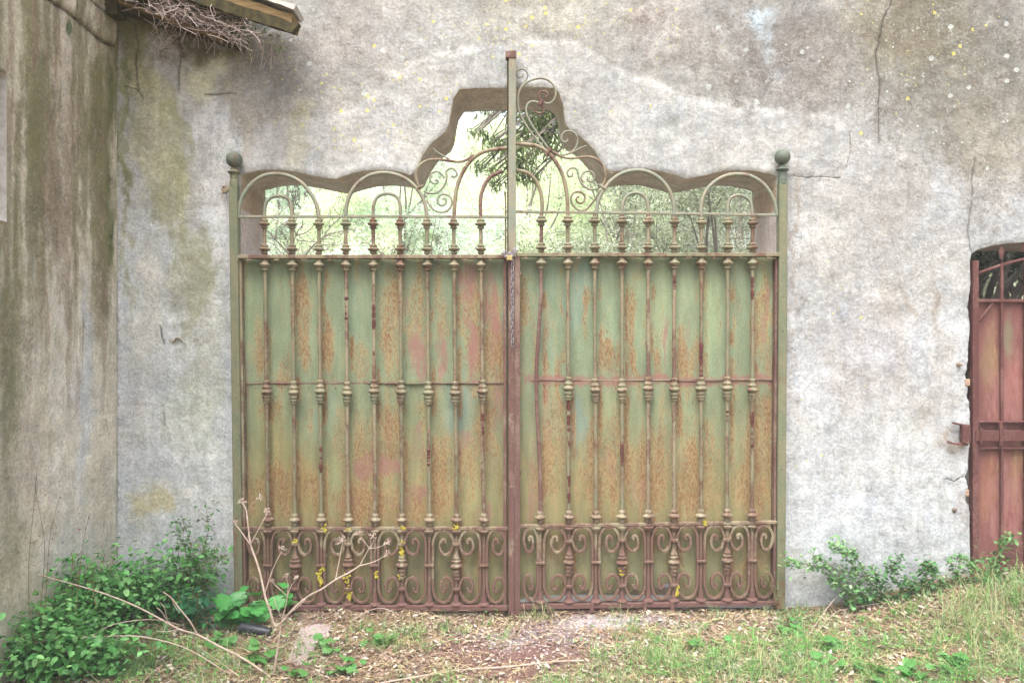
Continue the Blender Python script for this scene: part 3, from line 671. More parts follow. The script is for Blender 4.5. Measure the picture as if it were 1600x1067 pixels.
# eave: a rotten timber and broken boards over the corner
def board(name, a, b, hy, hz, y, mat, parent, rag=.0, lab=None):
    """board from pixel a to pixel b in the plane y, hy half depth, hz half height, ragged"""
    A = P(*a, y); B = P(*b, y); n = 26; d = (B - A); d.normalize(); nz = Vector((-d.z, 0, d.x)); nz = nz if nz.z > 0 else -nz; v = []; f = []
    for i in range(n + 1):
        c = A.lerp(B, i / n)
        for sy, sz in ((-1, -1), (1, -1), (1, 1), (-1, 1)):
            j = lambda: random.uniform(-1, 1) * rag
            v.append(c + Vector((0, sy * hy + j(), 0)) + nz * (sz * hz + j()) + d * (j() * 3 if i == n else 0))
    for i in range(n):
        for k in range(4): l = (k + 1) % 4; f.append((i * 4 + k, i * 4 + l, i * 4 + 4 + l, i * 4 + 4 + k))
    f += [(3, 2, 1, 0), (n * 4, n * 4 + 1, n * 4 + 2, n * 4 + 3)]
    o = obj(name, MB().add(v, f), mat, parent, ang=25)
    if lab: o['label'] = lab
    return o
board('eave_timber', (150, -62), (462, 40), .085, .034, -.14, M_WOOD, bld, .004)
board('eave_edge', (150, -54), (464, 46), .012, .030, -.238, M_DARKW, bld, .006)
board('eave_tile', (230, -62), (466, 22), .11, .014, -.14, M_WHITE, bld, .005)
board('lath', (186, 4), (346, 62), .035, .010, -.06, M_WOOD, bld, .003)
board('soffit_board', (120, -40), (376, 44), .05, .06, -.01, M_DARKW, bld, .006)  # dark soffit boards, coloured to fill in the shaded gap under the eave
board('soffit_board', (150, -10), (352, 58), .03, .035, .02, M_DARKW, bld, .006)
board('broken_ledge', (188, 14), (380, 74), .05, .020, .005, M_DARKW, bld, .005)
board('rafter', (176, -60), (182, 26), .06, .035, -.05, M_DARKW, bld, .004)

# ------------------------------------------------------------------ gate leaves
def sheet_panel(name, x0t, x1t, x0b, x1b, py0, py1, y, parent, seed, kind, bottom=None, side=1):
    """sheet iron as a fine grid: corners may lean; waviness; bottom edge may be eaten away"""
    nx = int(abs(x1t - x0t) / 3.0); nz = int((py1 - py0) / 3.0); V_ = []; UU = []; VV = []
    for j in range(nz + 1):
        t = j / nz
        for i in range(nx + 1):
            s = i / nx; a = x0t + (x0b - x0t) * t; b = x1t + (x1b - x1t) * t; u = a + (b - a) * s; v = py0 + (py1 - py0) * t; UU.append(u); VV.append(v)
    U_ = np.array(UU); W_ = np.array(VV); yy = y + (fbm(U_ / 34, W_ / 200, seed, 3) - .5) * .016 + (fbm(U_ / 90, W_ / 60, seed + 3, 3) - .5) * .012
    k = (CAMD + y) / FPX; X = (U_ - 800) * k; Z = CAMZ - (W_ - 533) * k
    F = np.array([(j * (nx + 1) + i, (j + 1) * (nx + 1) + i, (j + 1) * (nx + 1) + i + 1, j * (nx + 1) + i + 1) for j in range(nz) for i in range(nx)])
    if bottom is not None:
        c = np.stack([U_[F].mean(1), W_[F].mean(1)], 1); lim = np.interp(c[:, 0], [p[0] for p in bottom], [p[1] for p in bottom]) + (fbm(c[:, 0] / 7, c[:, 1] / 50, 5, 3) - .5) * 9
        F = F[c[:, 1] < lim]
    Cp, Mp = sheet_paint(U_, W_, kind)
    return npobj(name, np.stack([X, yy, Z], 1), F, M_SHEET, parent, {'paint': Cp, 'mask': Mp}, smooth=True)
def sheet_paint(U, V, kind):
    G1 = np.array(S(144, 160, 128)); G2 = np.array(S(156, 148, 104))
    t = sstep(560, 820, V)[:, None]
    Cc = G1 + (G2 - G1) * t
    Cc = blobs(U, V, Cc, [
        (395, 480, 26, 90, S(148, 166, 130), .8), (440, 440, 20, 60, S(146, 166, 132), .8), (560, 480, 16, 90, S(148, 170, 140), .8), (500, 640, 30, 50, S(142, 162, 136), .8), (520, 760, 26, 60, S(154, 160, 116), .6),
        (720, 640, 30, 60, S(136, 160, 148), .7), (645, 660, 30, 60, S(150, 160, 116), .6), (905, 450, 20, 110, S(144, 168, 148), .8), (905, 660, 16, 60, S(136, 160, 150), .7), (1030, 470, 60, 100, S(160, 176, 138), .8), (1110, 480, 30, 110, S(158, 176, 136), .8),
        (950, 640, 26, 50, S(156, 170, 130), .7), (1080, 640, 26, 50, S(156, 172, 134), .7), (1195, 480, 12, 80, S(168, 178, 134), .6), (960, 500, 16, 60, S(152, 174, 140), .7), (425, 700, 40, 90, S(168, 160, 104), .6), (470, 760, 30, 60, S(176, 152, 100), .5),
        (860, 500, 16, 120, S(140, 164, 140), .6), (828, 640, 12, 140, S(150, 150, 120), .6), (760, 780, 40, 50, S(158, 160, 114), .5), (600, 880, 260, 60, S(142, 142, 102), .7), (1000, 880, 260, 60, S(150, 154, 118), .7), (660, 900, 160, 40, S(134, 130, 98), .5)], 16, 301, (5, 40))
    rust = field(U, V, [(405, 540, 26, 70, .5), (468, 470, 18, 90, .85), (478, 520, 20, 60, .8), (512, 500, 10, 110, .9), (440, 580, 14, 40, .7), (555, 560, 20, 50, .7), (610, 520, 26, 120, .75), (650, 500, 30, 120, .7), (690, 470, 16, 100, .7), (740, 500, 30, 120, .8), (775, 520, 20, 120, .8),
                        (420, 640, 20, 60, .6), (600, 700, 60, 90, .7), (540, 680, 20, 80, .6), (450, 760, 50, 80, .8), (700, 740, 60, 90, .7), (660, 640, 12, 40, .5), (760, 680, 30, 120, .6), (395, 760, 16, 80, .7), (560, 790, 60, 40, .8), (640, 790, 60, 40, .8),
                        (828, 470, 14, 60, .7), (880, 560, 8, 120, .8), (916, 480, 8, 60, .9), (990, 540, 10, 120, .9), (960, 560, 12, 60, .6), (1030, 560, 10, 60, .6), (1070, 560, 12, 60, .7), (1190, 500, 18, 120, .9), (1205, 620, 16, 200, .7), (1150, 480, 8, 60, .5), (1090, 560, 14, 60, .7),
                        (870, 680, 24, 100, .8), (850, 740, 40, 70, .8), (940, 740, 50, 90, .8), (1010, 740, 50, 90, .8), (1090, 740, 60, 90, .8), (1180, 740, 40, 110, .8), (960, 690, 14, 70, .6), (1190, 660, 22, 60, .8),
                        (420, 880, 30, 40, .6), (560, 880, 60, 60, .4), (1180, 880, 40, 60, .7), (760, 860, 30, 60, .5), (870, 860, 40, 50, .3)], 303, 12, (4, 36))
    mauve = field(U, V, [(655, 560, 18, 60, .9), (640, 470, 12, 60, .5), (690, 560, 10, 80, .8), (740, 440, 24, 60, .75), (735, 540, 16, 70, .8), (770, 480, 18, 110, .75), (780, 620, 16, 60, .7), (600, 720, 40, 30, .9), (570, 735, 16, 26, .8), (650, 690, 24, 40, .6), (640, 780, 40, 26, .7), (560, 780, 30, 20, .4),
                         (730, 690, 22, 20, .7), (760, 800, 30, 30, .6), (840, 790, 30, 40, .5), (828, 740, 10, 80, .7), (960, 730, 12, 60, .5), (1000, 780, 20, 40, .6), (1040, 700, 8, 60, .6), (1200, 520, 6, 120, .7), (1045, 530, 6, 60, .8), (1075, 545, 6, 50, .6), (850, 660, 14, 60, .5), (640, 860, 120, 40, .35), (700, 910, 100, 30, .5),
                         (385, 620, 5, 60, .7), (384, 480, 4, 60, .5), (545, 600, 20, 8, .4), (1130, 870, 40, 60, .25)], 305, 11, (5, 30))
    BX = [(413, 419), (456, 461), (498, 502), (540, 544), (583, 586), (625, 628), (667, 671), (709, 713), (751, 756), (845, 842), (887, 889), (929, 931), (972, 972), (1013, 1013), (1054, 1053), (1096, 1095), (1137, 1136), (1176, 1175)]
    run = np.zeros(len(U)); bar_shade = np.zeros(len(U))
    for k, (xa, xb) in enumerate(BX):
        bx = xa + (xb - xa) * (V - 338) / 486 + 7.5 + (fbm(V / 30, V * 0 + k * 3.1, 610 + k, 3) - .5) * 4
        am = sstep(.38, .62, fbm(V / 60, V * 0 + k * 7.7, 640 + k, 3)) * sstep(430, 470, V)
        run = np.maximum(run, np.exp(-((U - bx) / 4.5) ** 2) * am); bar_shade = np.maximum(bar_shade, np.exp(-((U - bx + 2) / 2.2) ** 2) * am * .9)  # rust run, plus a dark line painting in the bar's shade
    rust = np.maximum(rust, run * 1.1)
    seam_l = np.exp(-((V - 598 - (fbm(U / 20, U * 0, 7) - .5) * 6) / 4.0) ** 2) * (U < 800); seam_r = np.exp(-((V - 594 - (fbm(U / 14, U * 0, 8) - .5) * 12) / 8.0) ** 2) * (U > 820)
    mauve = np.maximum(mauve, np.maximum(seam_l * .7, seam_r * 1.25))
    edge = np.maximum(np.exp(-((U - 380) / 5) ** 2), np.exp(-((U - 1211) / 4) ** 2)) * .5; rust = np.maximum(rust, edge)
    Cc *= (1 + (fbm(U / 9, V / 80, 331, 4) - .5) * .3)[:, None]
    dark = bar_shade + sstep(8, 0, np.abs(V - 598)) * .25 + np.exp(-((U - 380) / 3) ** 2) * .4
    if kind == 'small':
        Cc = np.tile(np.array(S(138, 90, 86)), (len(U), 1)); Cc = blobs(U, V, Cc, [(1545, 560, 16, 70, S(146, 118, 90), .8), (1577, 530, 12, 50, S(146, 138, 112), .8), (1590, 600, 20, 40, S(156, 90, 84), .6), (1540, 640, 20, 40, S(130, 84, 80), .6), (1545, 760, 16, 70, S(162, 112, 84), .7), (1590, 740, 12, 70, S(144, 114, 86), .7), (1585, 800, 30, 40, S(140, 84, 78), .7), (1590, 866, 24, 22, S(120, 74, 84), .9)], 8, 401)
        rust = field(U, V, [(1550, 560, 20, 90, .25), (1590, 740, 16, 80, .3), (1550, 760, 20, 80, .2)], 403, 8); mauve = field(U, V, [(1580, 620, 60, 80, .8), (1570, 800, 60, 100, .8), (1545, 500, 20, 60, .5), (1600, 560, 30, 100, .7)], 405, 8) ; dark = dark * 0
    rust = rust * (.85 if kind != 'small' else 1) + (0 if kind == 'small' else 1) * np.clip(fbm(U / 11, V / 110, 341, 4) - .42, 0, 1) * 1.3
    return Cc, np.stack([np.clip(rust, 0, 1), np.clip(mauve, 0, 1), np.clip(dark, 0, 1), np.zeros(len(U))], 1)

def px2(pts_, y=0.0): return [P(a, b, y) for a, b in pts_]
Z1 = lambda py: P(0, py).z
def lathe_profile(rows): return [(r / 250, z / 250) for r, z in rows]
# collar profiles: (radius px, z px) measured from the collar's middle, upwards
COL_UP = lathe_profile([(3.4, -8), (5.2, -7.2), (5.6, -5.5), (4.2, -4), (5.0, -3.4), (8.6, -1.2), (9.0, .4), (7.2, 1.6), (5.0, 3), (5.8, 4), (5.8, 6), (3.6, 7.6)])
COL_DN = lathe_profile([(3.4, -9), (5.4, -8.4), (5.8, -6.6), (4.6, -5.2), (5.2, -4.2), (8.4, -1.4), (9.0, .4), (8.4, 1.6), (5.6, 4), (4.6, 7), (5.4, 9.0), (3.6, 9.6)])
COL_MID = lathe_profile([(3.2, -19), (5.0, -18.4), (5.4, -16.4), (4.4, -15.2), (6.0, -14.4), (6.4, -12), (5.2, -10.6), (6.6, -9.6), (7.2, -7), (5.6, -5), (7.6, -2.6), (9.2, -.6), (9.0, .8), (6.2, 4), (6.4, 5.4), (7.0, 7.4), (5.4, 9.4), (4.6, 12), (5.6, 14), (5.4, 16.4), (3.4, 18)])
COL_BOT = lathe_profile([(5.0, -9), (5.2, -5), (5.0, -3.8), (8.8, -1.6), (9.2, .2), (6.4, 2.2), (5.0, 4), (5.6, 6), (5.2, 8), (3.4, 10)])
COL_SP1 = lathe_profile([(3.6, -22), (5.4, -21), (5.6, -18), (4.6, -17), (6, -15.6), (6.4, -12.6), (5, -11), (6.6, -10), (7, -7), (5.2, -5), (7.8, -2.6), (9.6, -.6), (9.4, .8), (6.4, 4), (6.8, 5.4), (7.4, 8), (5.4, 10), (6.0, 12.5), (4.4, 15), (3.4, 20)])
COL_RING = lathe_profile([(4.6, -2.6), (6.8, -2), (7.2, 0), (6.8, 2), (4.6, 2.6)])
COL_FOOT = lathe_profile([(8.6, -5), (9.0, -3.4), (8.0, -1.6), (5.4, 0), (4.4, 6), (4.0, 12)])
COL_CAP = lathe_profile([(4.4, -6), (5.6, -3), (8.2, -1), (8.6, 1.2), (5, 2.4)])
cmesh = {}
def collar(kind, prof, px, py, parent, mat, jit=True):
    key = (kind, mat.name)
    if key not in cmesh:
        me = bpy.data.meshes.new('collar'); mb = MB().lathe(prof, (0, 0, 0), 16); me.from_pydata(mb.v, [], mb.f); finish(me, mat, True, 32); cmesh[key] = me
    o = bpy.data.objects.new('collar', cmesh[key]); COL.objects.link(o); o.parent = parent
    o.location = P(px, py) - wloc(parent)
    if jit: o.rotation_euler = (random.uniform(-.03, .03), random.uniform(-.03, .03), random.uniform(0, 6)); s = random.uniform(.95, 1.05); o.scale = (s, s, 1)
    return o

def rivets(name, pts_, r, parent, mat, y):
    mb = MB()
    for a, b in pts_:
        c = P(a, b, y); mb.add([(c.x + r * math.cos(k * math.pi / 3), y, c.z + r * math.sin(k * math.pi / 3)) for k in range(6)] + [(c.x + r * .6 * math.cos(k * math.pi / 3), y - r * .6, c.z + r * .6 * math.sin(k * math.pi / 3)) for k in range(6)],
               [(k, (k + 1) % 6, (k + 1) % 6 + 6, k + 6) for k in range(6)] + [tuple(range(6, 12))])
    return obj(name, mb, mat, parent, kind='stuff')

def scroll_shape(xp, xs, yo=0.0, dy=0.0):
    w = xs - xp; X = lambda u: xp + w * u; e = random.uniform(-1, 1)
    raw = [(.57, 848 + e), (.60, 845), (.55, 842), (.45, 843), (.385, 852), (.45, 862), (.62, 866), (.78, 861), (.875, 850), (.875, 842), (.74, 831.5), (.5, 827.5), (.28, 831), (.155, 842), (.13, 856), (.13, 880), (.13, 905), (.15, 922), (.27, 935), (.5, 940.5), (.72, 936),
           (.86, 924), (.875, 914), (.78, 904.5), (.6, 902), (.45, 908), (.41, 917), (.47, 923.5), (.56, 922), (.58, 918)]
    return [(X(u), v + dy) for u, v in raw]
def flatbar(name, pts_, parent, mat, r=.0108, y=0.0, n=4, sq=(.9, 1.15)):
    return obj(name, MB().tube(catmull(px2(pts_, y), n), r, 8, sq), mat, parent)

YFR = 0.0
def leaf_gate(side):
    L = side < 0
    root = thing('gate_leaf', 'left leaf of the big double gate, ten rusty balusters over mauve-streaked green sheet' if L else 'right leaf of the big double gate carrying the tall central mast and upper scrollwork', 'gate', P(364 if L else 1222, 950.5))
    if L: root['label'] = 'left leaf of the big double gate with nine balusters over rust-streaked green sheet iron'
    topx = [413, 456, 498, 540, 583, 625, 667, 709, 751] if L else [846, 887, 929, 972, 1013, 1054, 1096, 1137, 1176]
    botx = [419, 461, 502, 544, 586, 628, 671, 713, 756] if L else [844, 889, 931, 972, 1013, 1053, 1095, 1136, 1175]
    thin = lambda x: 338.5 if L else 330.5 + (x - 808) * .0135
    tr = lambda x: 401.0 if L else 398.0
    low = lambda x: 824.5 if L else 821 - (x - 808) * .015
    dyl = lambda x: 0.0 if L else -3.5 - (x - 808) * .011
    bot = lambda x: 948 if L else 946.5 - (x - 808) * .013
    # hinge stile with its ball
    if L: xt0, xt1, xb0, xb1, yt = 359.5, 372.5, 368, 381, 291
    else: xt0, xt1, xb0, xb1, yt = 1216, 1229, 1212, 1225, 287
    a, b, c, d = P(xt0, yt), P(xt1, yt), P(xb1, 949), P(xb0, 949)
    st = obj('hinge_stile', MB().prism([(a.x, a.z), (d.x, d.z), (c.x, c.z), (b.x, b.z)][::-1], -.026, .030, .004), M_STILE, root)
    rivets('rivet', [((xt0 + xt1) / 2 + (3 if L else 2) + ((xb0 - xt0)) * (v - yt) / 660, v) for v in range(408, 900, 54)], .006, st, M_STILE, -.0262)
    xi = xt1 + 1 if L else xt0 - 1; xj = xb1 + 1 if L else xb0 - 1; s2 = 1 if L else -1
    a, b = P(xi, tr(0) + 6), P(xi + s2 * 3.5, tr(0) + 6); d, c = P(xj, 948), P(xj + s2 * 3.5, 948)
    poly = [(a.x, a.z), (b.x, b.z), (c.x, c.z), (d.x, d.z)]
    obj('angle_strip', MB().prism(poly if not L else poly, -.005, .05, .002), M_MAUVE if not L else M_BAR2, root)
    cx = (xt0 + xt1) / 2; by = 249 if L else 245; rr = 12.6 if L else 12.2
    fin = obj('finial_base', MB().lathe(lathe_profile([(6.2, -40), (7.2, -39), (7.2, -30), (6.2, -29), (6.2, -20), (7.4, -19.4), (9.6, -17.4), (10, -16), (7, -14.6), (6, -12.5), (6.2, -11)]), P(cx, by + 3.5), 18), M_BALL if not L else M_STILE, root, ang=32)
    mb = MB(); R = rr / 250; mb.lathe([(max(.001, R * math.sin(math.pi * k / 16)), -R * math.cos(math.pi * k / 16)) for k in range(17)], P(cx, by), 28); obj('ball', mb, M_BALL, fin)
    if L:
        hs_ = obj('hinge_strap', MB().tube(px2([(347, 299), (352, 297), (358, 294), (366, 293)], -.01), .012, 8, (1.4, .8)), M_BAR2, root)
        obj('hinge_pin', MB().tube([P(351, 291, -.005), P(351, 302, -.005)], .014, 10), M_MAUVE, hs_); 
        mb = MB(); [mb.tube([P(352, 295, .0), P(352 + dx, 295 + dy_, .03)], .0016, 5) for dx, dy_ in ((-6, 14), (-7, -8), (3, 15), (-2, -14), (-10, 10))]; obj('wire', mb, M_TWIG, hs_, kind='stuff')
    # rails
    x0, x1 = (374, 793) if L else (806, 1217)
    obj('thin_rail', MB().tube([P(x0 - 2, thin(x0), 0), P((x0 + x1) / 2, thin((x0 + x1) / 2) - .6, 0), P(x1 + (2 if not L else 0), thin(x1), 0)], .0085, 8, (1, 1)), M_PALE, root)
    a, b = P(x0, tr(x0) - 2.7), P(x1, tr(x1) - 2.7); c, d = P(x1, tr(x1) + 2.9), P(x0, tr(x0) + 2.9)
    trl = obj('top_rail', MB().prism([(a.x, a.z), (d.x, d.z), (c.x, c.z), (b.x, b.z)][::-1], -.028, .034, .002), M_BAR2 if L else M_BAR, root)
    mb = MB(); xx = x0 + 12
    while xx < x1 - 10:
        w_ = random.uniform(4, 9); a = P(xx, tr(xx) + 2.4, -.02); b = P(xx + w_, tr(xx) + 5.2 + random.uniform(-1, .8), -.02); mb.box(a.x, b.x, -.024, -.006, b.z, a.z); xx += random.choice((42, 41, 43))
    obj('rail_tab', mb, M_BAR2, trl, kind='stuff')
    obj('lock_rail', MB().tube([P(x0 + 4, low(x0), .0), P((x0 + x1) / 2, low((x0 + x1) / 2) + .4, 0), P(x1 + (0 if L else -3), low(x1), 0)], .0135, 8, (.85, 1.1)), M_BAR2, root)
    a, b = P(x0 + 6, bot(x0) - 4.5), P(x1 - (0 if L else 2), bot(x1) - 4.5); c, d = P(x1 - (0 if L else 2), bot(x1) + (3.5 if L else 1)), P(x0 + 6, bot(x0) + 3.5)
    obj('bottom_rail', MB().prism([(a.x, a.z), (d.x, d.z), (c.x, c.z), (b.x, b.z)][::-1], -.026, .03, .003), M_MAUVE, root)
    if not L:
        a, b = P(812, 953, 0), P(1052, 950, 0); c, d = P(1052, 955, 0), P(812, 959.5, 0)
        obj('kick_rail', MB().prism([(a.x, a.z), (d.x, d.z), (c.x, c.z), (b.x, b.z)][::-1], -.012, .03, .003), M_MAUVE, root)
        for q in (854, 921, 1003, 1046):
            a = P(q, 940 - (q - 808) * .013); obj('strap', MB().box(a.x, a.x + .026, -.034, -.027, a.z - .062, a.z, .002), M_MAUVE, root)
    # balusters
    for i, (xt, xb) in enumerate(zip(topx, botx)):
        bent = (not L and i == 0)
        X = lambda py: xt + (xb - xt) * (py - 338) / (824 - 338)
        y0 = thin(xt)
        path = [(X(y0), y0), (X(395), 395), (X(430), 430)]
        if bent: path += [(845, 470), (841, 530), (838.5, 570), (838, 610), (840, 660), (843, 720), (845, 800), (X(824), low(xb))]
        else: path += [(X(500) + random.uniform(-.6, .6), 500), (X(590), 590), (X(640), 640), (X(720) + random.uniform(-.9, .9), 720), (X(800), 800), (xb, low(xb))]
        p3 = catmull(px2(path), 4); rad = [.0115 if q.z > 2.0 else .0122 for q in p3]
        bm_ = M_MAUVE if bent else (M_BAR2 if (i * 7 + (0 if L else 3)) % 5 in (1, 3) else M_BAR)
        bar = obj('baluster', MB().tube(p3, rad, 12), bm_, root)
        cm = M_BAR
        collar('up', COL_UP, X(350), 349.5 if L else 350 - 6 + (xt - 808) * .012, bar, cm); collar('up', COL_UP, X(388), (389 if L else 386.5), bar, cm)
        collar('dn', COL_DN, X(413), (414 if L else 411), bar, cm)
        for (sx, s0, s1) in SCABS:
            if abs(sx - xt) < 3:
                q = catmull(px2([(X(s0 + (s1 - s0) * k / 8), s0 + (s1 - s0) * k / 8) for k in range(9)], -.0035), 2); obj('rust_scab', MB().tube(q, [.0125 * random.uniform(.55, 1.05) if 0 < k_ < len(q) - 1 else .004 for k_ in range(len(q))], 8), M_SCAB, bar)
        if not bent: collar('mid', COL_MID, X(612), 612 + random.uniform(-2, 2) - (0 if L else 5), bar, cm)
        collar('bot', COL_BOT, X(811), 811 + dyl(xt), bar, M_BAR2)
        # below the lock rail
        dy = dyl(xb)
        spin = i % 2 == 1
        q = [(xb, low(xb)), (xb, 884 + dy), (xb, 943 + dy)]
        pil = obj('spindle' if spin else 'pilaster', MB().tube(px2(q), .013 if spin else .011, 10), M_BAR2, root)
        collar('cap', COL_CAP, xb, 829 + dy, pil, M_BAR2); 
        if spin:
            collar('sp', COL_SP1, xb, 883 + dy + random.uniform(-2, 2), pil, M_BAR2); collar('ring', COL_RING, xb, 849 + dy, pil, M_BAR2); collar('ring', COL_RING, xb, 919 + dy, pil, M_BAR2)
        else: 
            c_ = P(xb, 882 + dy); obj('clasp', MB().box(c_.x - .030, c_.x + .030, -.022, .014, c_.z - .009, c_.z + .009, .004), M_BAR2, pil)
        collar('foot', COL_FOOT, xb, 939.5 + dy, pil, M_MAUVE)
    # scrolls in every bay
    for i in range(len(botx)):
        if i % 2 == 1: continue
        if i > 0: flatbar('scroll', scroll_shape(botx[i], botx[i - 1], 0, dyl(botx[i])), root, M_BAR2)
        else:
            e = 383 if L else 815; flatbar('scroll', [(e + (x - botx[i - 0]) * (e - botx[0]) / (botx[1] - botx[0]) * -1 + (botx[0] - e) if False else botx[0] + (x - botx[0]) * (e - botx[0]) / (botx[1] - botx[0]), y) for x, y in scroll_shape(botx[0], botx[1], 0, dyl(botx[0]))], root, M_BAR2)
        if i < len(botx) - 1: flatbar('scroll', scroll_shape(botx[i], botx[i + 1], 0, dyl(botx[i])), root, M_BAR2)
        else:
            e = 793 if L else 1211; flatbar('scroll', [(botx[i] + (x - botx[i]) * (e - botx[i]) / (botx[i - 1] - botx[i]), y) for x, y in scroll_shape(botx[i], botx[i - 1], 0, dyl(botx[i]))], root, M_BAR2)
    # sheets
    ysh = .048
    if L:
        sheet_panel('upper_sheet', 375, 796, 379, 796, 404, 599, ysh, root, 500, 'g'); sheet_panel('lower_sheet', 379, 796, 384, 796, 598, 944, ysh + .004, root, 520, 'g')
        obj('seam', MB().tube([P(380, 599, ysh), P(520, 598, ysh), P(650, 598.5, ysh - .002), P(795, 598, ysh)], .003, 6), M_MAUVE, root)
        rivets('seam_rivet', [(388 + k * 42 + d_, 605) for k in range(10) for d_ in (10, 30)], .005, root, M_BAR, ysh - .003)
    else:
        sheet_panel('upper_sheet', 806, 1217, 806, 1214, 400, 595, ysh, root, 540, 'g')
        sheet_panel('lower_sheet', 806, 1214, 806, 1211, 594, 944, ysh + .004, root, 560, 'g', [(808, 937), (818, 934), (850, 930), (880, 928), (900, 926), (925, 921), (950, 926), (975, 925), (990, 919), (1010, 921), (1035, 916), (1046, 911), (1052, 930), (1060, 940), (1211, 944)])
        obj('seam', MB().tube([P(830, 593, ysh), P(950, 594, ysh), P(1080, 593, ysh - .002), P(1209, 592.5, ysh)], .004, 6), M_BAR, root)
        rivets('seam_rivet', [(830 + k * 42 + d_, 601) for k in range(9) for d_ in (0, 20)], .005, root, M_BAR, ysh - .003)
    # hoops: measured on the left leaf, mirrored about x = 799.5 for the right one
    HM = M_PALE
    def hoop(name, pts_, r=.0125, mat=HM, n=6): return obj(name, MB().tube(catmull(px2(pts_, 0), n), r, 10), mat, root)
    if L:
        hoop('hoop', [(372.5, 338), (374, 322), (381, 303), (394, 286), (411, 275), (432, 271.5), (455, 276), (474, 288), (488, 306), (495, 322), (498, 338)])
        hoop('hoop', [(540, 337), (542, 318), (550, 298), (564, 282), (582, 272.5), (602, 270), (624, 274.5), (643, 286), (657, 302), (664, 319), (667.5, 338)])
        hoop('small_hoop', [(413.5, 338), (414.5, 322), (420, 311), (434.5, 305.5), (449, 310), (455, 321), (456, 338)], .0105)
        hoop('small_hoop', [(583, 338), (584, 320), (590, 307.5), (604, 302), (619, 306.5), (625, 319), (626, 338)], .0105)
        hoop('centre_arch', [(709.5, 338), (710.5, 318), (713, 297), (719, 278), (729, 259), (743, 244), (762, 235), (792, 231)], .0125, M_BAR2)
        hoop('inner_arch', [(751.5, 338), (750.5, 318), (753, 300), (760, 284), (770, 273.5), (785, 267)], .0120, M_MAUVE)
        hoop('s_bar', [(655.5, 293), (650.5, 280), (651, 266), (658, 256), (670, 250), (686, 249), (702, 251), (718, 252.5), (730, 249), (741, 242)], .0085, M_BAR2)
        hoop('broken_tendril', [(677, 232), (685, 239), (694, 244), (702, 249)], .005, M_PALE)
        c_ = P(656.5, 297.5); mb = MB()
        for o_ in (-.006, .004): mb.tube([c_ + Vector((-.020 + o_, 0, .004 + o_)), c_ + Vector((.016 + o_, 0, .030 * .4 + .016 + o_))], .0075, 8, (1, 1.9))
        obj('clasp', mb, M_BAR2, root)
        hoop('scroll', [(684, 283.5), (680, 284.5), (676, 287.5), (672.5, 281), (673.5, 273), (679, 268.5), (686, 269.5), (692.5, 275)], .006) if False else None
        hoop('scroll', [(679, 281.5), (683, 281.5), (684, 285), (679.5, 287), (673.5, 284), (671.5, 277), (675, 270), (683, 268), (690, 272), (694.5, 278.5)], .0060)
        hoop('scroll', [(662, 298.5), (670, 301.5), (680, 301.5), (689, 296), (696, 286), (698, 276), (697.5, 268), (702, 263.5), (708, 263.5), (713, 268.5), (713.5, 274), (709.5, 276.5), (705.5, 275)], .0065)
        hoop('scroll', [(691, 311), (694, 310), (697, 314), (695.5, 319), (690, 321), (684.5, 317.5), (683.5, 311), (688, 305), (696, 303.5), (703.5, 308), (706, 316), (703, 325), (696, 330.5), (686, 331), (677, 327), (671, 320), (667, 313)], .0065)
    else:
        hoop('hoop', [(1214, 336), (1211, 318), (1204, 302), (1192, 287), (1175, 276), (1155, 272), (1133, 275), (1114, 286), (1101, 302), (1096, 320), (1095.5, 337)])
        hoop('hoop', [(1053.5, 336), (1052, 316), (1045, 296), (1032, 280), (1015, 269.5), (996, 266), (974, 270), (955, 282), (941, 300), (934, 317), (931.5, 334)])
        hoop('small_hoop', [(1175.5, 336), (1174, 320), (1168, 309.5), (1154.5, 304.5), (1142, 309), (1137.5, 320), (1136.5, 336)], .0105)
        hoop('small_hoop', [(1013, 335), (1012, 318), (1006, 306), (993, 301), (979.5, 306), (973, 319), (972, 335)], .0105)
        hoop('centre_arch', [(887, 332), (886.5, 312), (884, 292), (879, 273), (870, 255), (857, 239), (838, 228), (806, 224)], .0125, M_BAR2)
        hoop('inner_arch', [(847, 331), (846.5, 312), (843, 294), (835, 279), (822, 269), (806, 266)], .0120, M_BAR)
        # large S scroll rising beside the mast
        hoop('scroll', [(855, 238), (845, 226), (832, 210), (820, 192), (811.5, 174), (809, 156), (812, 141), (820, 131), (832, 124.5), (846, 122), (858, 126), (866, 135), (868.5, 146), (865.5, 156), (858, 161.5), (849, 160.5)], .0068, M_PALE, 5)
        hoop('scroll', [(849, 159), (843, 154), (842.5, 146), (847, 142.5), (853, 143), (856, 148), (852.5, 152.5)], .0058, M_MAUVE, 5)
        hoop('scroll', [(860, 235), (848, 220), (836, 203), (826, 186), (822, 172), (825, 162), (832, 158.5), (841, 160)], .0068, M_PALE, 5)
        hoop('scroll', [(846, 163), (849.5, 170), (848, 176), (841.5, 177), (836.5, 174), (836, 171)], .0062, M_MAUVE, 5)
        hoop('scroll', [(809, 150), (813, 139), (821, 127), (824.5, 117), (821, 110), (815, 107.5), (809, 110), (807.5, 116), (811, 121), (816, 119), (817.5, 115)], .0056, M_PALE, 5)
        c_ = P(845, 161); obj('clasp', MB().tube([c_ + Vector((-.012, -.004, -.014)), c_ + Vector((.012, -.004, .014))], .011, 8, (1, 1.2)), M_MAUVE, root)
        c_ = P(857, 237.5); obj('clasp', MB().tube([c_ + Vector((-.018, -.002, -.022)), c_ + Vector((.014, -.002, .024))], .013, 8, (.8, 1.4)), M_BAR2, root)
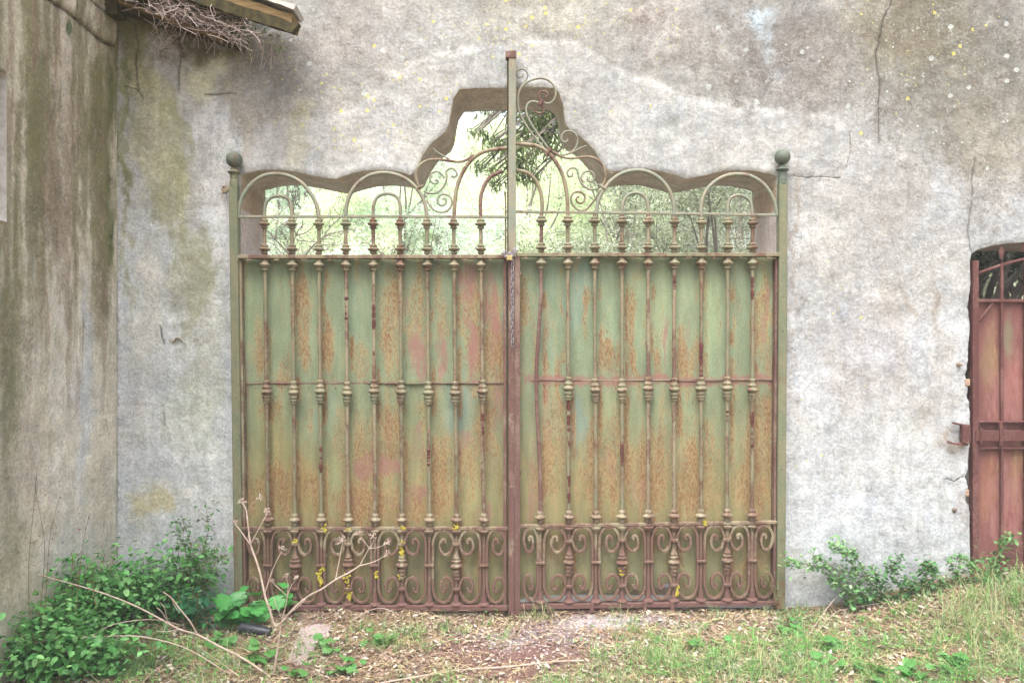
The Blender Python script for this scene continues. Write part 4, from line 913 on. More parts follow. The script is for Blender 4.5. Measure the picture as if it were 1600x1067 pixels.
        # tail running from the clasp down to the second clasp
        hoop('s_bar', [(858, 234), (868, 240), (880, 245.5), (894, 247), (908, 245.5), (922, 245), (934, 250), (942, 259), (946, 271), (945, 282), (940, 291)], .0078, M_BAR2)
        hoop('scroll', [(866, 238), (878, 242), (890, 239), (899, 231), (902.5, 219), (899, 209), (890, 204.5), (881, 207), (876.5, 215), (879.5, 221), (885, 221), (888, 217)], .0060, M_PALE)
        hoop('tendril', [(889, 240.5), (898, 236), (908, 230.5), (916, 228)], .0048, M_PALE)
        hoop('scroll', [(938, 291.5), (931, 295), (921, 295), (911, 289), (905, 279), (903, 268), (898, 262.5), (891, 263), (886.5, 269), (888, 275), (893, 275), (895, 270)], .0068, M_PALE)
        hoop('scroll', [(918, 278), (920, 283), (926, 282.5), (928.5, 277), (926.5, 270), (919, 267), (911.5, 270.5), (908.5, 277), (911, 285)], .0062, M_PALE)
        hoop('scroll', [(939, 296), (931, 308), (923, 320), (914, 328), (904, 328), (895, 320), (892, 310), (896, 301.5), (905, 299.5), (912.5, 304), (913.5, 312), (908, 317.5), (901.5, 315), (901, 309), (905, 307)], .0066, M_BAR)
        c_ = P(940.5, 291.5); obj('clasp', MB().tube([c_ + Vector((-.02, -.002, .012)), c_ + Vector((.024, -.002, -.014))], .0115, 8, (.8, 1.4)), M_PALE, root)
        obj('broken_tendril', MB().tube(catmull(px2([(950, 272), (948, 267), (952, 264), (953, 270), (958, 270)], .01), 3), .004, 6), M_BAR2, root)
        # mast
        a, b = P(794.8, 92), P(806.6, 92); c, d = P(806, 402), P(794.2, 402)
        ms = obj('mast', MB().prism([(a.x, a.z), (b.x, b.z), (c.x, c.z), (d.x, d.z)], -.03, .02, .003), M_PALE, root)
        a, b = P(789.8, 82), P(806.8, 93); obj('mast_cap', MB().box(a.x, b.x, -.036, .026, b.z, a.z, .003), M_MAUVE, ms)
        a, b = P(792.3, 92), P(794.7, 402); obj('mast_shadow_strip', MB().box(a.x, b.x, -.004, .02, b.z, a.z), M_DARKW, ms)  # dark strip standing in for the shadow along the mast's left side
        a, b = P(794.5, 402), P(803.4, 958); obj('meeting_stile', MB().box(a.x, b.x, -.034, .02, b.z, a.z, .003), M_STRIP, root)
        a, b = P(803.6, 398), P(812.5, 958); cs = obj('cover_strip', MB().box(a.x, b.x, -.026, .03, b.z, a.z, .003), M_MAUVE, root)
        for q in (424, 504, 581, 660, 735): a = P(812.3, q); obj('lug', MB().box(a.x, a.x + .009, -.02, .01, a.z - .022, a.z, .002), M_MAUVE, cs)
        for q in (555, 590, 622, 648, 690, 760, 850): a = P(799.5, q, -.034); rivets('rivet', [(799.5, q)], .0075, cs, M_BAR, -.0342)
    if L:
        a, b = P(788.8, 300), P(791.2, 402); obj('meeting_strip', MB().box(a.x, b.x, .0, .02, b.z, a.z), M_MAUVE, root)
        a, b = P(786.5, 404), P(791.6, 950); obj('meeting_stile', MB().box(a.x, b.x, -.01, .03, b.z, a.z, .002), M_MAUVE, root)
    # yellow lichen crusts
    spots_ = ([(462, 846), (505, 885), (500, 898), (503, 908), (544, 828), (545, 884), (544, 897), (543, 905), (588, 896), (629, 822), (629, 849), (628, 862), (630, 883), (627, 896), (545, 920), (546, 930), (713, 822), (460, 884), (509, 826)] if L else
              [(1100, 815), (1057, 915), (1057, 925), (972, 888), (972, 893)])
    mb = MB()
    for cx_, cy_ in spots_:
        for k in range(random.randint(14, 24)):
            r = random.uniform(.8, 2.3) / 250; c_ = P(cx_ + random.gauss(0, 1.9), cy_ + random.gauss(0, 2.8), 0); h_ = random.uniform(.002, .005); yc = -.012 - random.uniform(0, .006); n = 7; ang0 = random.random() * 6
            ring_ = [(c_.x + r * random.uniform(.7, 1.2) * math.cos(ang0 + k2 * 6.283 / n), yc, c_.z + r * random.uniform(.7, 1.2) * math.sin(ang0 + k2 * 6.283 / n)) for k2 in range(n)]
            ring2 = [((a_[0] - c_.x) * .7 + c_.x, yc - h_, (a_[2] - c_.z) * .7 + c_.z) for a_ in ring_]; back = [((a_[0] - c_.x) * .8 + c_.x, yc + .016, (a_[2] - c_.z) * .8 + c_.z) for a_ in ring_]
            mb.add(back + ring_ + ring2 + [(c_.x, yc - h_ * 1.2, c_.z)], [(k2, (k2 + 1) % n, (k2 + 1) % n + n, k2 + n) for k2 in range(n)] + [(k2 + n, (k2 + 1) % n + n, (k2 + 1) % n + 2 * n, k2 + 2 * n) for k2 in range(n)] + [(k2 + 2 * n, (k2 + 1) % n + 2 * n, 3 * n) for k2 in range(n)])
    obj('lichen_crust', mb, M_LICH, root, kind='stuff')
    return root
SCABS = [(887, 622, 700), (1096, 532, 600), (1176, 430, 470), (1054, 428, 452), (540, 462, 500), (583, 470, 560), (751, 640, 680), (667, 700, 730), (498, 690, 740), (1137, 640, 660), (972, 690, 730), (887, 740, 790), (1176, 640, 700)]
gate_l = leaf_gate(-1); gate_r = leaf_gate(1)

# chain and padlock
def link_mesh():
    pts_ = []; a, b = .0085, .0135
    for k in range(12):
        t = k / 12 * 2 * math.pi; pts_.append((a * math.cos(t), 0, (b if math.sin(t) > 0 else -b) * .45 + b * .75 * math.sin(t)))
    pts_.append(pts_[0]); return MB().tube(pts_, .0030, 6, cap=False)
ch = thing('chain', 'galvanised chain hanging from the padlock down the meeting stile', 'chain', P(799, 400, -.05))
lk = obj('chain_link', link_mesh(), M_CHAIN, None); lk.parent = ch
n_ = 0; z0 = P(0, 409).z; z1 = P(0, 541).z; k = 0; zz = z0
while zz > z1:
    ln = lk if n_ == 0 else lk.copy()
    if n_: COL.objects.link(ln)
    ln.parent = ch; ln.location = Vector((P(800.2 + math.sin(k * .7) * .4, 0).x, -.043, zz)) - ch.location; ln.rotation_euler = (0, random.uniform(-.12, .12), math.radians(45 if k % 2 else -45) + random.uniform(-.15, .15)); zz -= .0245; k += 1; n_ += 1
for (px_, py_, ry_) in [(787, 394, 60), (790, 398, 30), (786, 397, 90), (793, 400, 70), (798, 400, 110), (802, 396, 40), (804, 392, 30), (806, 390, 60), (797, 397, 70), (790, 393, 100)]:
    ln = lk.copy(); COL.objects.link(ln); ln.parent = ch; ln.location = P(px_, py_, -.047 - random.random() * .006) - ch.location; ln.rotation_euler = (random.uniform(-.4, .4), math.radians(ry_), random.uniform(0, 3))
pad = thing('padlock', 'small brass padlock closing the chain at the top rail of the gate', 'padlock', P(796, 407, -.07))
a, b = P(791.5, 400.5), P(800.5, 408); obj('body', MB().box(a.x, b.x, -.072, -.056, b.z, a.z, .003), M_BRASS, pad)
obj('shackle', MB().tube(catmull([P(793.5, 401, -.064), P(793.3, 396, -.064), P(796, 393.4, -.064), P(798.7, 396, -.064), P(798.5, 401, -.064)], 4), .0024, 7), M_CHAIN, pad)

# ------------------------------------------------------------------ the small red gate at the right
sg = thing('small_gate', 'narrow rusty red garden gate with spear-pointed bars in the doorway at the right', 'gate', P(1640, 900, .1))
ys_ = .085
def sP(a, b, y=None): return P(a, b, ys_ if y is None else y)
def sbox(name, ax, ay, bx, by, y0, y1, mat=M_SMALL, par=None, bev=.003):
    a, b = sP(ax, ay), sP(bx, by); return obj(name, MB().box(a.x, b.x, y0, y1, b.z, a.z, bev), mat, par or sg)
sbox('stile', 1517.5, 407, 1527, 905, ys_ - .02, ys_ + .03); sbox('stile', 1752, 407, 1761, 905, ys_ - .02, ys_ + .03); 
obj('curved_rail', MB().tube([sP(1527 + (1752 - 1527) * k / 14, 427 - 26 * math.sin(math.pi * k / 14)) for k in range(15)], .0095, 8), M_SMALL, sg)
sbox('rail', 1527, 467, 1752, 472, ys_ - .016, ys_ + .02); sbox('rail', 1527, 656.5, 1752, 660, ys_ - .02, ys_ + .02); sbox('rail', 1527, 697.5, 1752, 701, ys_ - .02, ys_ + .02); sbox('rail', 1527, 885, 1752, 891, ys_ - .016, ys_ + .02)
for q in (1565, 1602, 1640, 1677, 1715):
    tz = 427 - 26 * math.sin(math.pi * (q - 1527) / 225)
    br = obj('bar', MB().tube([sP(q, tz - 4, ys_ - .004), sP(q, 892, ys_ - .004)], .0095, 8, (1, .9)), M_SMALL, sg)
    c_ = sP(q, tz - 20, ys_ - .004); obj('spear_point', MB().add([(c_.x, c_.y, c_.z + .052), (c_.x - .020, c_.y, c_.z), (c_.x, c_.y - .01, c_.z), (c_.x + .020, c_.y, c_.z), (c_.x, c_.y + .01, c_.z), (c_.x, c_.y, c_.z - .062)], [(0, 1, 2), (0, 2, 3), (0, 3, 4), (0, 4, 1), (5, 2, 1), (5, 3, 2), (5, 4, 3), (5, 1, 4)]), M_SMALL, br, smooth=False)
obj('brace', MB().tube([sP(1551, 474, ys_ - .006), sP(1529, 501, ys_ - .006)], .009, 8), M_SMALL, sg)
sheet_panel('upper_sheet', 1526, 1753, 1526, 1753, 471, 658, ys_ + .012, sg, 600, 'small'); sheet_panel('middle_sheet', 1526, 1753, 1526, 1753, 659, 699, ys_ + .018, sg, 620, 'small'); sheet_panel('lower_sheet', 1526, 1753, 1526, 1753, 700, 888, ys_ + .012, sg, 640, 'small')
a, b = sP(1566, 846), sP(1620, 886); sbox('repair_patch', 1567.5, 846, 1600, 884, ys_ + .002, ys_ + .008, M_SMALL)
bt = sbox('bolt', 1521, 671, 1640, 688, ys_ - .034, ys_ - .022, M_SMALL); sbox('keeper', 1556, 659, 1561, 695, ys_ - .042, ys_ - .0225, M_SMALL, bt); sbox('keeper', 1526, 668, 1530, 692, ys_ - .042, ys_ - .0225, M_SMALL, bt)
br = thing('latch_bracket', 'forked iron latch bracket set into the plaster beside the small red gate', 'bracket', P(1504, 677, YF))
obj('plate', MB().box(P(1506, 0, 0).x, P(1518.5, 0, 0).x, .01, .05, P(0, 692).z, P(0, 664).z, .003), M_SMALL, br); obj('prong', MB().tube(catmull(px2([(1489, 660), (1497, 662), (1510, 664)], .03), 3), .008, 7, (.8, 1.3)), M_SMALL, br); obj('prong', MB().tube(catmull(px2([(1481, 690), (1494, 693), (1512, 694)], .03), 3), .009, 7, (.8, 1.3)), M_SMALL, br)
for (a, b, lab) in [(1497, 569, 'stubby rusty bolt sticking out of the plaster above the latch bracket'), (1490.5, 796, 'round rusty bolt head in the plaster low beside the small red gate')]:
    c_ = P(a, b, YF); tag(obj('wall_bolt', MB().tube([c_ + Vector((0, .03, 0)), c_ + Vector((0, -.012, 0)), c_ + Vector((0, -.016, 0))], [.010, .013, .008], 9).tube([c_ + Vector((-.004, -.012, 0)), c_ + Vector((.016 if b < 600 else .001, -.02, -.002))], .006, 7), M_BAR2, at=c_), lab, 'bolt')
c0 = P(275, 533, YF); tag(obj('plaster_lip', MB().tube(catmull(px2([(264, 531), (268, 533), (272, 533), (275, 529), (280, 528), (285, 533)], YF - .004), 4), [.003] * 5 + [.006] * 10 + [.005] * 6, 7), M_BAR2, at=c0), 'little curved lip of broken plaster on the wall between building corner and gate', 'plaster')  # curled lip of broken plaster, shaped as a bent iron-coloured tube

# ------------------------------------------------------------------ ground
def gh(x, y):
    x = np.asarray(x, float); y = np.asarray(y, float)
    base = (fbm(x * 1.3 + 50, y * 1.3 + 50, 800, 4) - .5) * .05 + (fbm(x * 9 + 50, y * 9 + 50, 810, 4) - .5) * .022
    base -= .012 + .03 * np.exp(-((x + .0) / .5) ** 2) * np.exp(-((y + .15) / .5) ** 2)
    base += .05 * sstep(1.6, 2.6, x) * sstep(-1.2, -.1, y) * sstep(.6, .0, y)
    base += .15 * sstep(2.05, 2.95, x) * sstep(-.9, -.1, y) * sstep(1.6, .7, y)
    hill = 0.17 * np.maximum(y - 6.5, 0) * sstep(6.5, 12, y); hill = np.where(y > 55, .17 * 48.5 + (y - 55) * .05, hill)
    hill = hill + (fbm(x * .12 + 9, y * .12 + 9, 820, 4) - .5) * 2.2 * sstep(7, 25, y)
    return base + hill
def axis(a, b, step, lo, hi, g=1.16):
    core = list(np.arange(a, b, step)); s = step; p = core[-1]; R_ = []
    while p < hi: s *= g; p += s; R_.append(min(p, hi))
    s = step; p = core[0]; Lq = []
    while p > lo: s *= g; p -= s; Lq.append(max(p, lo))
    return np.array(Lq[::-1] + core + R_)
gxs = axis(-2.9, 3.4, .022, -110, 110); gys = axis(-1.4, .5, .022, -60, 150)
GX, GY = np.meshgrid(gxs, gys); gx, gy = GX.ravel(), GY.ravel(); gz = gh(gx, gy)
nx_, ny_ = len(gxs), len(gys); I = np.arange(nx_ * ny_).reshape(ny_, nx_); GF = np.stack([I[:-1, :-1].ravel(), I[:-1, 1:].ravel(), I[1:, 1:].ravel(), I[1:, :-1].ravel()], 1)
gd = np.maximum(CAMD + gy, .5); GU = 800 + gx * FPX / gd; GV = 533 + CAMZ * FPX / gd
soil = np.tile(np.array(S(150, 126, 104)), (len(gx), 1)); near = (gy < .6)
soil *= 1.15
soil = blobs(GU, GV, soil, [(800, 1010, 190, 70, S(150, 118, 110), .95), (840, 985, 130, 24, S(172, 158, 158), .8), (960, 962, 140, 14, S(206, 200, 206), .95), (760, 1040, 120, 40, S(146, 112, 104), .8), (1180, 990, 120, 40, S(166, 142, 118), .7), (1400, 980, 120, 40, S(160, 132, 108), .8), (1100, 1050, 200, 30, S(132, 128, 88), .6),
                            (560, 975, 120, 26, S(158, 134, 104), .7), (480, 1000, 60, 60, S(170, 150, 138), .6), (150, 1000, 220, 80, S(104, 92, 70), .8)], 14, 701)
soil_c = np.array(S(214, 212, 220)); far = np.array(S(150, 156, 124)); soil = np.where(near[:, None], soil, far + (np.array(S(186, 186, 160)) - far) * fbm(gx * .4, gy * .4, 710)[:, None])
near2 = (gy >= .5) & (gy < 5); soil[near2] = soil_c * (.85 + .3 * fbm(gx[near2] * 5, gy[near2] * 5, 713))[:, None]
front = (gy < -1.6); soil[front] = np.array(S(176, 158, 128)) * (.8 + .4 * fbm(gx[front], gy[front], 711))[:, None]
ground = npobj('ground', np.stack([gx, gy, gz], 1), GF, M_GROUND, None, {'paint': soil}, smooth=True, kind='structure')
def GZ(x, y): return float(gh(np.array([x]), np.array([y]))[0])
def gpt(px, py):
    """ground point seen at that place"""
    d = CAMZ * FPX / (py - 533); x = (px - 800) / FPX * d; return x, d - CAMD

# ------------------------------------------------------------------ scatter: many small leaves into one mesh
def rotm(yaw, pitch, roll):
    cy, sy, cp, sp, cr, sr = np.cos(yaw), np.sin(yaw), np.cos(pitch), np.sin(pitch), np.cos(roll), np.sin(roll)
    R = np.empty((len(yaw), 3, 3))
    R[:, 0, 0] = cy * cr - sy * sp * sr; R[:, 0, 1] = -sy * cp; R[:, 0, 2] = cy * sr + sy * sp * cr
    R[:, 1, 0] = sy * cr + cy * sp * sr; R[:, 1, 1] = cy * cp; R[:, 1, 2] = sy * sr - cy * sp * cr
    R[:, 2, 0] = -cp * sr; R[:, 2, 1] = sp; R[:, 2, 2] = cp * cr
    return R
def scatter(T, TF, pos, yaw, pitch, roll, scale, tint, extra=None):
    T = np.array(T, float); TF = np.array(TF); n = len(pos); R = rotm(yaw, pitch, roll)
    sc = scale if np.ndim(scale) == 2 else np.repeat(np.asarray(scale)[:, None], 3, 1)
    V_ = np.einsum('nij,nvj->nvi', R, T[None] * sc[:, None, :]) + np.asarray(pos)[:, None, :]
    F_ = TF[None] + (np.arange(n) * len(T))[:, None, None]
    return V_.reshape(-1, 3), F_.reshape(-1, TF.shape[1]), np.repeat(np.asarray(tint), len(T), 0)
# templates point along +y, lie in the xy plane (unit length)
LEAF = ([(0, 0, 0), (.2, .3, .05), (.17, .68, .03), (0, 1, -.06), (-.17, .68, .03), (-.2, .3, .05), (0, .5, -.02)], [(0, 1, 6), (1, 2, 6), (2, 3, 6), (3, 4, 6), (4, 5, 6), (5, 0, 6)])
LANCE = ([(0, 0, 0), (.11, .45, .03), (0, 1, -.08), (-.11, .45, .03)], [(0, 1, 3), (1, 2, 3)])
WIDE = ([(0, 0, 0), (.3, .12, .04), (.36, .45, .05), (.22, .8, .0), (0, 1, -.1), (-.22, .8, .0), (-.36, .45, .05), (-.3, .12, .04), (0, .5, -.03)], [(i, (i + 1) % 8, 8) for i in range(8)])
CURL = ([(0, 0, 0), (.18, .25, .10), (.20, .6, .16), (0, 1, .12), (-.18, .6, .02), (-.2, .25, .05), (0, .5, -.03)], [(0, 1, 6), (1, 2, 6), (2, 3, 6), (3, 4, 6), (4, 5, 6), (5, 0, 6)])
BLADE = ([(-.5, 0, 0), (.5, 0, 0), (-.42, .3, .10), (.42, .3, .10), (-.3, .64, .08), (.3, .64, .08), (0, 1, -.22)], [(0, 1, 2), (1, 3, 2), (2, 3, 4), (3, 5, 4), (4, 5, 6)])
TRI = ([(0, 0, 0)] + [v for k in range(3) for v in ((.30 * math.cos(a) - .22 * math.sin(a), .30 * math.sin(a) + .22 * math.cos(a), .05) for a in (k * 2.094,))] * 0 + [p for k in range(3) for p in ((.32 * math.cos(k * 2.094 - .45), .32 * math.sin(k * 2.094 - .45), .03), (.62 * math.cos(k * 2.094), .62 * math.sin(k * 2.094), -.03), (.32 * math.cos(k * 2.094 + .45), .32 * math.sin(k * 2.094 + .45), .03))],
       [t for k in range(3) for t in ((0, 1 + 3 * k, 2 + 3 * k), (0, 2 + 3 * k, 3 + 3 * k))])
def tints(n, cols, var=.18):
    c = np.array(cols); w = RNG.integers(0, len(c), n); t = c[w] * (1 + (RNG.random((n, 1)) - .5) * 2 * var); return t
def emit(name, parts, mat, parent=None, **props):
    V_ = []; F_ = []; T_ = []; o = 0
    for v, f, t in parts: V_.append(v); F_.append(f + o); T_.append(t); o += len(v)
    return npobj(name, np.concatenate(V_), np.concatenate(F_), mat, parent, {'tint': np.concatenate(T_)}, **props)
def rnd(n, a, b): return RNG.random(n) * (b - a) + a

# ground cover: sampled over the visible strip in front of the gate
def sample_ground(n, dens):
    X_ = rnd(n * 4, -3.1, 3.5); Y_ = rnd(n * 4, -1.55, .04); d = CAMD + Y_; u = 800 + X_ * FPX / d; v = 533 + CAMZ * FPX / d
    k = (RNG.random(n * 4) < dens(u, v)) & (X_ > XL + .02); X_, Y_, u, v = X_[k][:n], Y_[k][:n], u[k][:n], v[k][:n]
    return X_, Y_, u, v
def g2(u, v, cx, cy, rx, ry): return np.exp(-(((u - cx) / rx) ** 2 + ((v - cy) / ry) ** 2))
path_clear = lambda u, v: 1 - .93 * np.clip(g2(u, v, 820, 1012, 150, 42) + .8 * g2(u, v, 930, 965, 130, 14) + .8 * g2(u, v, 490, 1000, 28, 32), 0, 1)
STRAW = [S(206, 194, 178), S(190, 170, 150), S(168, 144, 126), S(214, 206, 196), S(150, 124, 110), S(176, 144, 128)]
X_, Y_, u, v = sample_ground(17000, lambda u, v: path_clear(u, v) * (.35 + .65 * (fbm(u / 40, v / 16, 900) > .42)))
n = len(X_); sc = rnd(n, .012, .042)
litter = [scatter(*CURL, np.stack([X_, Y_, gh(X_, Y_) + rnd(n, .002, .018)], 1), rnd(n, 0, 6.28), rnd(n, -.35, .4), rnd(n, -.5, .5), sc, tints(n, STRAW, .25))]
n = len(X_); 
litter = [(litter[0][0], litter[0][1], litter[0][2] * .82)]
emit('leaf_litter', litter, M_DRY, None, kind='stuff')
X_, Y_, u, v = sample_ground(9000, lambda u, v: path_clear(u, v) * .9 * (.2 + .8 * sstep(.4, .6, fbm(u / 60, v / 20, 903)))); n = len(X_)
V1 = scatter(*BLADE, np.stack([X_, Y_, gh(X_, Y_) + rnd(n, .003, .02)], 1), rnd(n, 0, 6.28), rnd(n, -.05, .22), rnd(n, -.6, .6), np.stack([rnd(n, .0018, .0035), rnd(n, .04, .17), rnd(n, .04, .14)], 1), tints(n, [S(216, 200, 164), S(196, 172, 132), S(176, 150, 112), S(206, 196, 150)], .2))
emit('dry_straw', [V1], M_DRY, None, kind='stuff')
# chips of stone and gravel on the worn path
X_, Y_, u, v = sample_ground(5200, lambda u, v: .1 + .9 * np.clip(g2(u, v, 840, 992, 190, 34) + g2(u, v, 960, 963, 130, 12), 0, 1)); n = len(X_)
OCT = ([(1, 0, 0), (0, 1, 0), (-1, 0, 0), (0, -1, 0), (.1, .1, .6)], [(0, 1, 4), (1, 2, 4), (2, 3, 4), (3, 0, 4)])
cl = tints(n, [S(196, 188, 192), S(170, 144, 138), S(150, 116, 108), S(208, 200, 200)], .2)
emit('gravel', [scatter(*OCT, np.stack([X_, Y_, gh(X_, Y_) - .001], 1), rnd(n, 0, 6.28), rnd(n, -.3, .3), rnd(n, -.3, .3), np.stack([rnd(n, .003, .011), rnd(n, .003, .011), rnd(n, .003, .010)], 1), cl)], mat_leaf('gravel_chip', 0, .95, .1), None, kind='stuff')
# green grass in tufts
GR = [S(112, 178, 92), S(138, 190, 108), S(108, 160, 88), S(172, 190, 134), S(132, 176, 122)]
def gdens(u, v):
    return np.clip(g2(u, v, 1120, 1050, 170, 40) + g2(u, v, 1300, 1040, 160, 60) * .8 + g2(u, v, 1570, 990, 110, 70) * .6 + .5 * g2(u, v, 640, 990, 120, 22) + .6 * g2(u, v, 250, 1040, 180, 40) + .4 * g2(u, v, 860, 1067, 300, 16) + g2(u, v, 1000, 1000, 80, 30) * .5 + .3 * g2(u, v, 1240, 960, 60, 20), 0, 1) * path_clear(u, v)
TX, TY, tu, tv = sample_ground(620, gdens); BP = []
gp_, gy_, gpit, gs_, gt_ = [], [], [], [], []
for x, y, u0, v0 in zip(TX, TY, tu, tv):
    m = random.randint(8, 26); hh = random.uniform(.05, .13) * (1.7 if u0 > 1440 else 1.0)
    base_t = np.array(random.choice(GR))
    for _ in range(m):
        px_, py_ = x + random.gauss(0, .018), y + random.gauss(0, .018)
        gp_.append((px_, py_, 0)); gy_.append(random.uniform(0, 6.28)); gpit.append(random.uniform(.1, 1.4)); L_ = hh * random.uniform(.5, 1.35); gs_.append((random.uniform(.0016, .0034), L_, L_ * 1.4))
        gt_.append(np.array(S(206, 200, 150)) if random.random() < .16 else base_t * random.uniform(.75, 1.3))
gp_ = np.array(gp_); gp_[:, 2] = gh(gp_[:, 0], gp_[:, 1])
emit('grass', [scatter(*BLADE, gp_, np.array(gy_), np.array(gpit), np.zeros(len(gp_)), np.array(gs_), np.array(gt_))], M_GRASS, None, kind='stuff')
# small clover-like rosettes
X_, Y_, u, v = sample_ground(9000, lambda u, v: np.clip(g2(u, v, 1120, 1040, 160, 40) * .7 + g2(u, v, 1380, 1040, 200, 40) * .7 + g2(u, v, 230, 1030, 170, 50) * 1.0 + g2(u, v, 1320, 1010, 160, 40) * .5 + g2(u, v, 1480, 1050, 130, 26) * .9 + .3 * g2(u, v, 600, 1000, 120, 20) + .3 * g2(u, v, 1040, 1030, 60, 26) + .25 * g2(u, v, 790, 955, 30, 8), 0, 1) * (fbm(u / 26, v / 12, 905) > .48)); n = len(X_)
emit('clover', [scatter(*TRI, np.stack([X_, Y_, gh(X_, Y_) + rnd(n, .012, .055)], 1), rnd(n, 0, 6.28), rnd(n, -.45, .45), rnd(n, -.45, .45), rnd(n, .014, .032), tints(n, [S(108, 168, 80), S(136, 188, 98), S(94, 152, 78), S(122, 176, 106)], .2))], M_LEAF, None, kind='stuff')

# slab and pipe
x, y = gpt(486, 1000); pl_ = [(448, 1032), (462, 1000), (470, 980), (500, 974), (518, 976), (510, 992), (496, 1006), (478, 1030), (462, 1036)]
tp = [gpt(*q) for q in pl_]; cz = GZ(x, y) + .016; nn = len(tp)
sl = MB().add([(a, b, cz + random.uniform(-.002, .002)) for a, b in tp] + [((a - x) * 1.05 + x, (b - y) * 1.05 + y, cz - .01) for a, b in tp] + [((a - x) * 1.05 + x, (b - y) * 1.05 + y, cz - .06) for a, b in tp], [tuple(range(nn))[::-1]] + [(i, (i + 1) % nn, (i + 1) % nn + nn, i + nn) for i in range(nn)] + [(i + nn, (i + 1) % nn + nn, (i + 1) % nn + 2 * nn, i + 2 * nn) for i in range(nn)])
tag(obj('stone_slab', sl, M_STONE, smooth=False, at=(x, y, cz)), 'pale pinkish broken stone slab lying in the dry leaves before the gate', 'slab')
x, y = gpt(398, 992); z = GZ(x, y) + .028
tag(obj('plastic_pipe', MB().tube([(x - .085, y + .01, z + .014), (x - .02, y, z + .008), (x + .05, y - .005, z), (x + .09, y - .008, z - .004)], [.03, .033, .03, .024], 12), M_BLACK, at=(x, y, z)), 'short piece of black plastic pipe under the big dark green leaves', 'pipe')

# ------------------------------------------------------------------ weeds built leaf by leaf
def leaf_mesh(name, kind, mat):
    mb = MB()
    if kind == 'nettle':
        prof = [(0, 0), (.12, .05), (.27, .14), (.24, .2), (.33, .3), (.28, .37), (.32, .47), (.25, .53), (.27, .62), (.18, .68), (.18, .76), (.1, .83), (.07, .92), (0, 1.0)]
    elif kind == 'mallow':
        prof = [(0, .10), (.14, -.10), (.30, -.10), (.34, .02), (.50, .02), (.58, .16), (.40, .28), (.60, .34), (.62, .50), (.50, .60), (.30, .54), (.44, .72), (.36, .86), (.24, .84), (.16, .74), (.12, .96), (0, 1.02)]
    else:
        prof = [(0, .05), (.2, .0), (.42, .12), (.3, .3), (.4, .5), (.2, .6), (.12, .85), (0, 1)]
    v = [(0, b, -.02 + .0 * b) for a, b in prof]; n = len(prof)
    def zf(a, b): return .18 * a - .22 * (b - .35) ** 2 + .02 * math.sin(b * 19) * (a > .1)
    mid = [(0, b, -.22 * (b - .35) ** 2) for a, b in prof]; R_ = [(a, b, zf(a, b)) for a, b in prof]; L_ = [(-a, b, zf(a, b)) for a, b in prof]
    F_ = []
    for i in range(n - 1): F_ += [(i, i + 1, n + i + 1, n + i), (i + 1, i, 2 * n + i, 2 * n + i + 1)]
    mb.add(mid + R_ + L_, F_); mb.tube([(0, -.45, -.16), (0, -.2, -.07), (0, .05, -.03)], .014, 5)
    me = bpy.data.meshes.new(name); me.from_pydata(mb.v, [], mb.f); finish(me, mat, True, 60); return me
ME_N = leaf_mesh('leaf', 'nettle', M_NETTLE); ME_M = leaf_mesh('leaf', 'mallow', M_MALLOW); ME_I = leaf_mesh('leaf', 'ivy', M_IVY); ME_MG = leaf_mesh('leaf', 'mallow', mat_leafcol('pale_mallow_leaf', S(92, 156, 80), S(120, 176, 100)))
def place_leaf(me, parent, pos, size, yaw, pitch, roll=0):
    o = bpy.data.objects.new('leaf', me); COL.objects.link(o); o.parent = parent; o.location = Vector(pos) - wloc(parent); o.rotation_euler = (pitch, roll, yaw); o.scale = (size,) * 3; return o
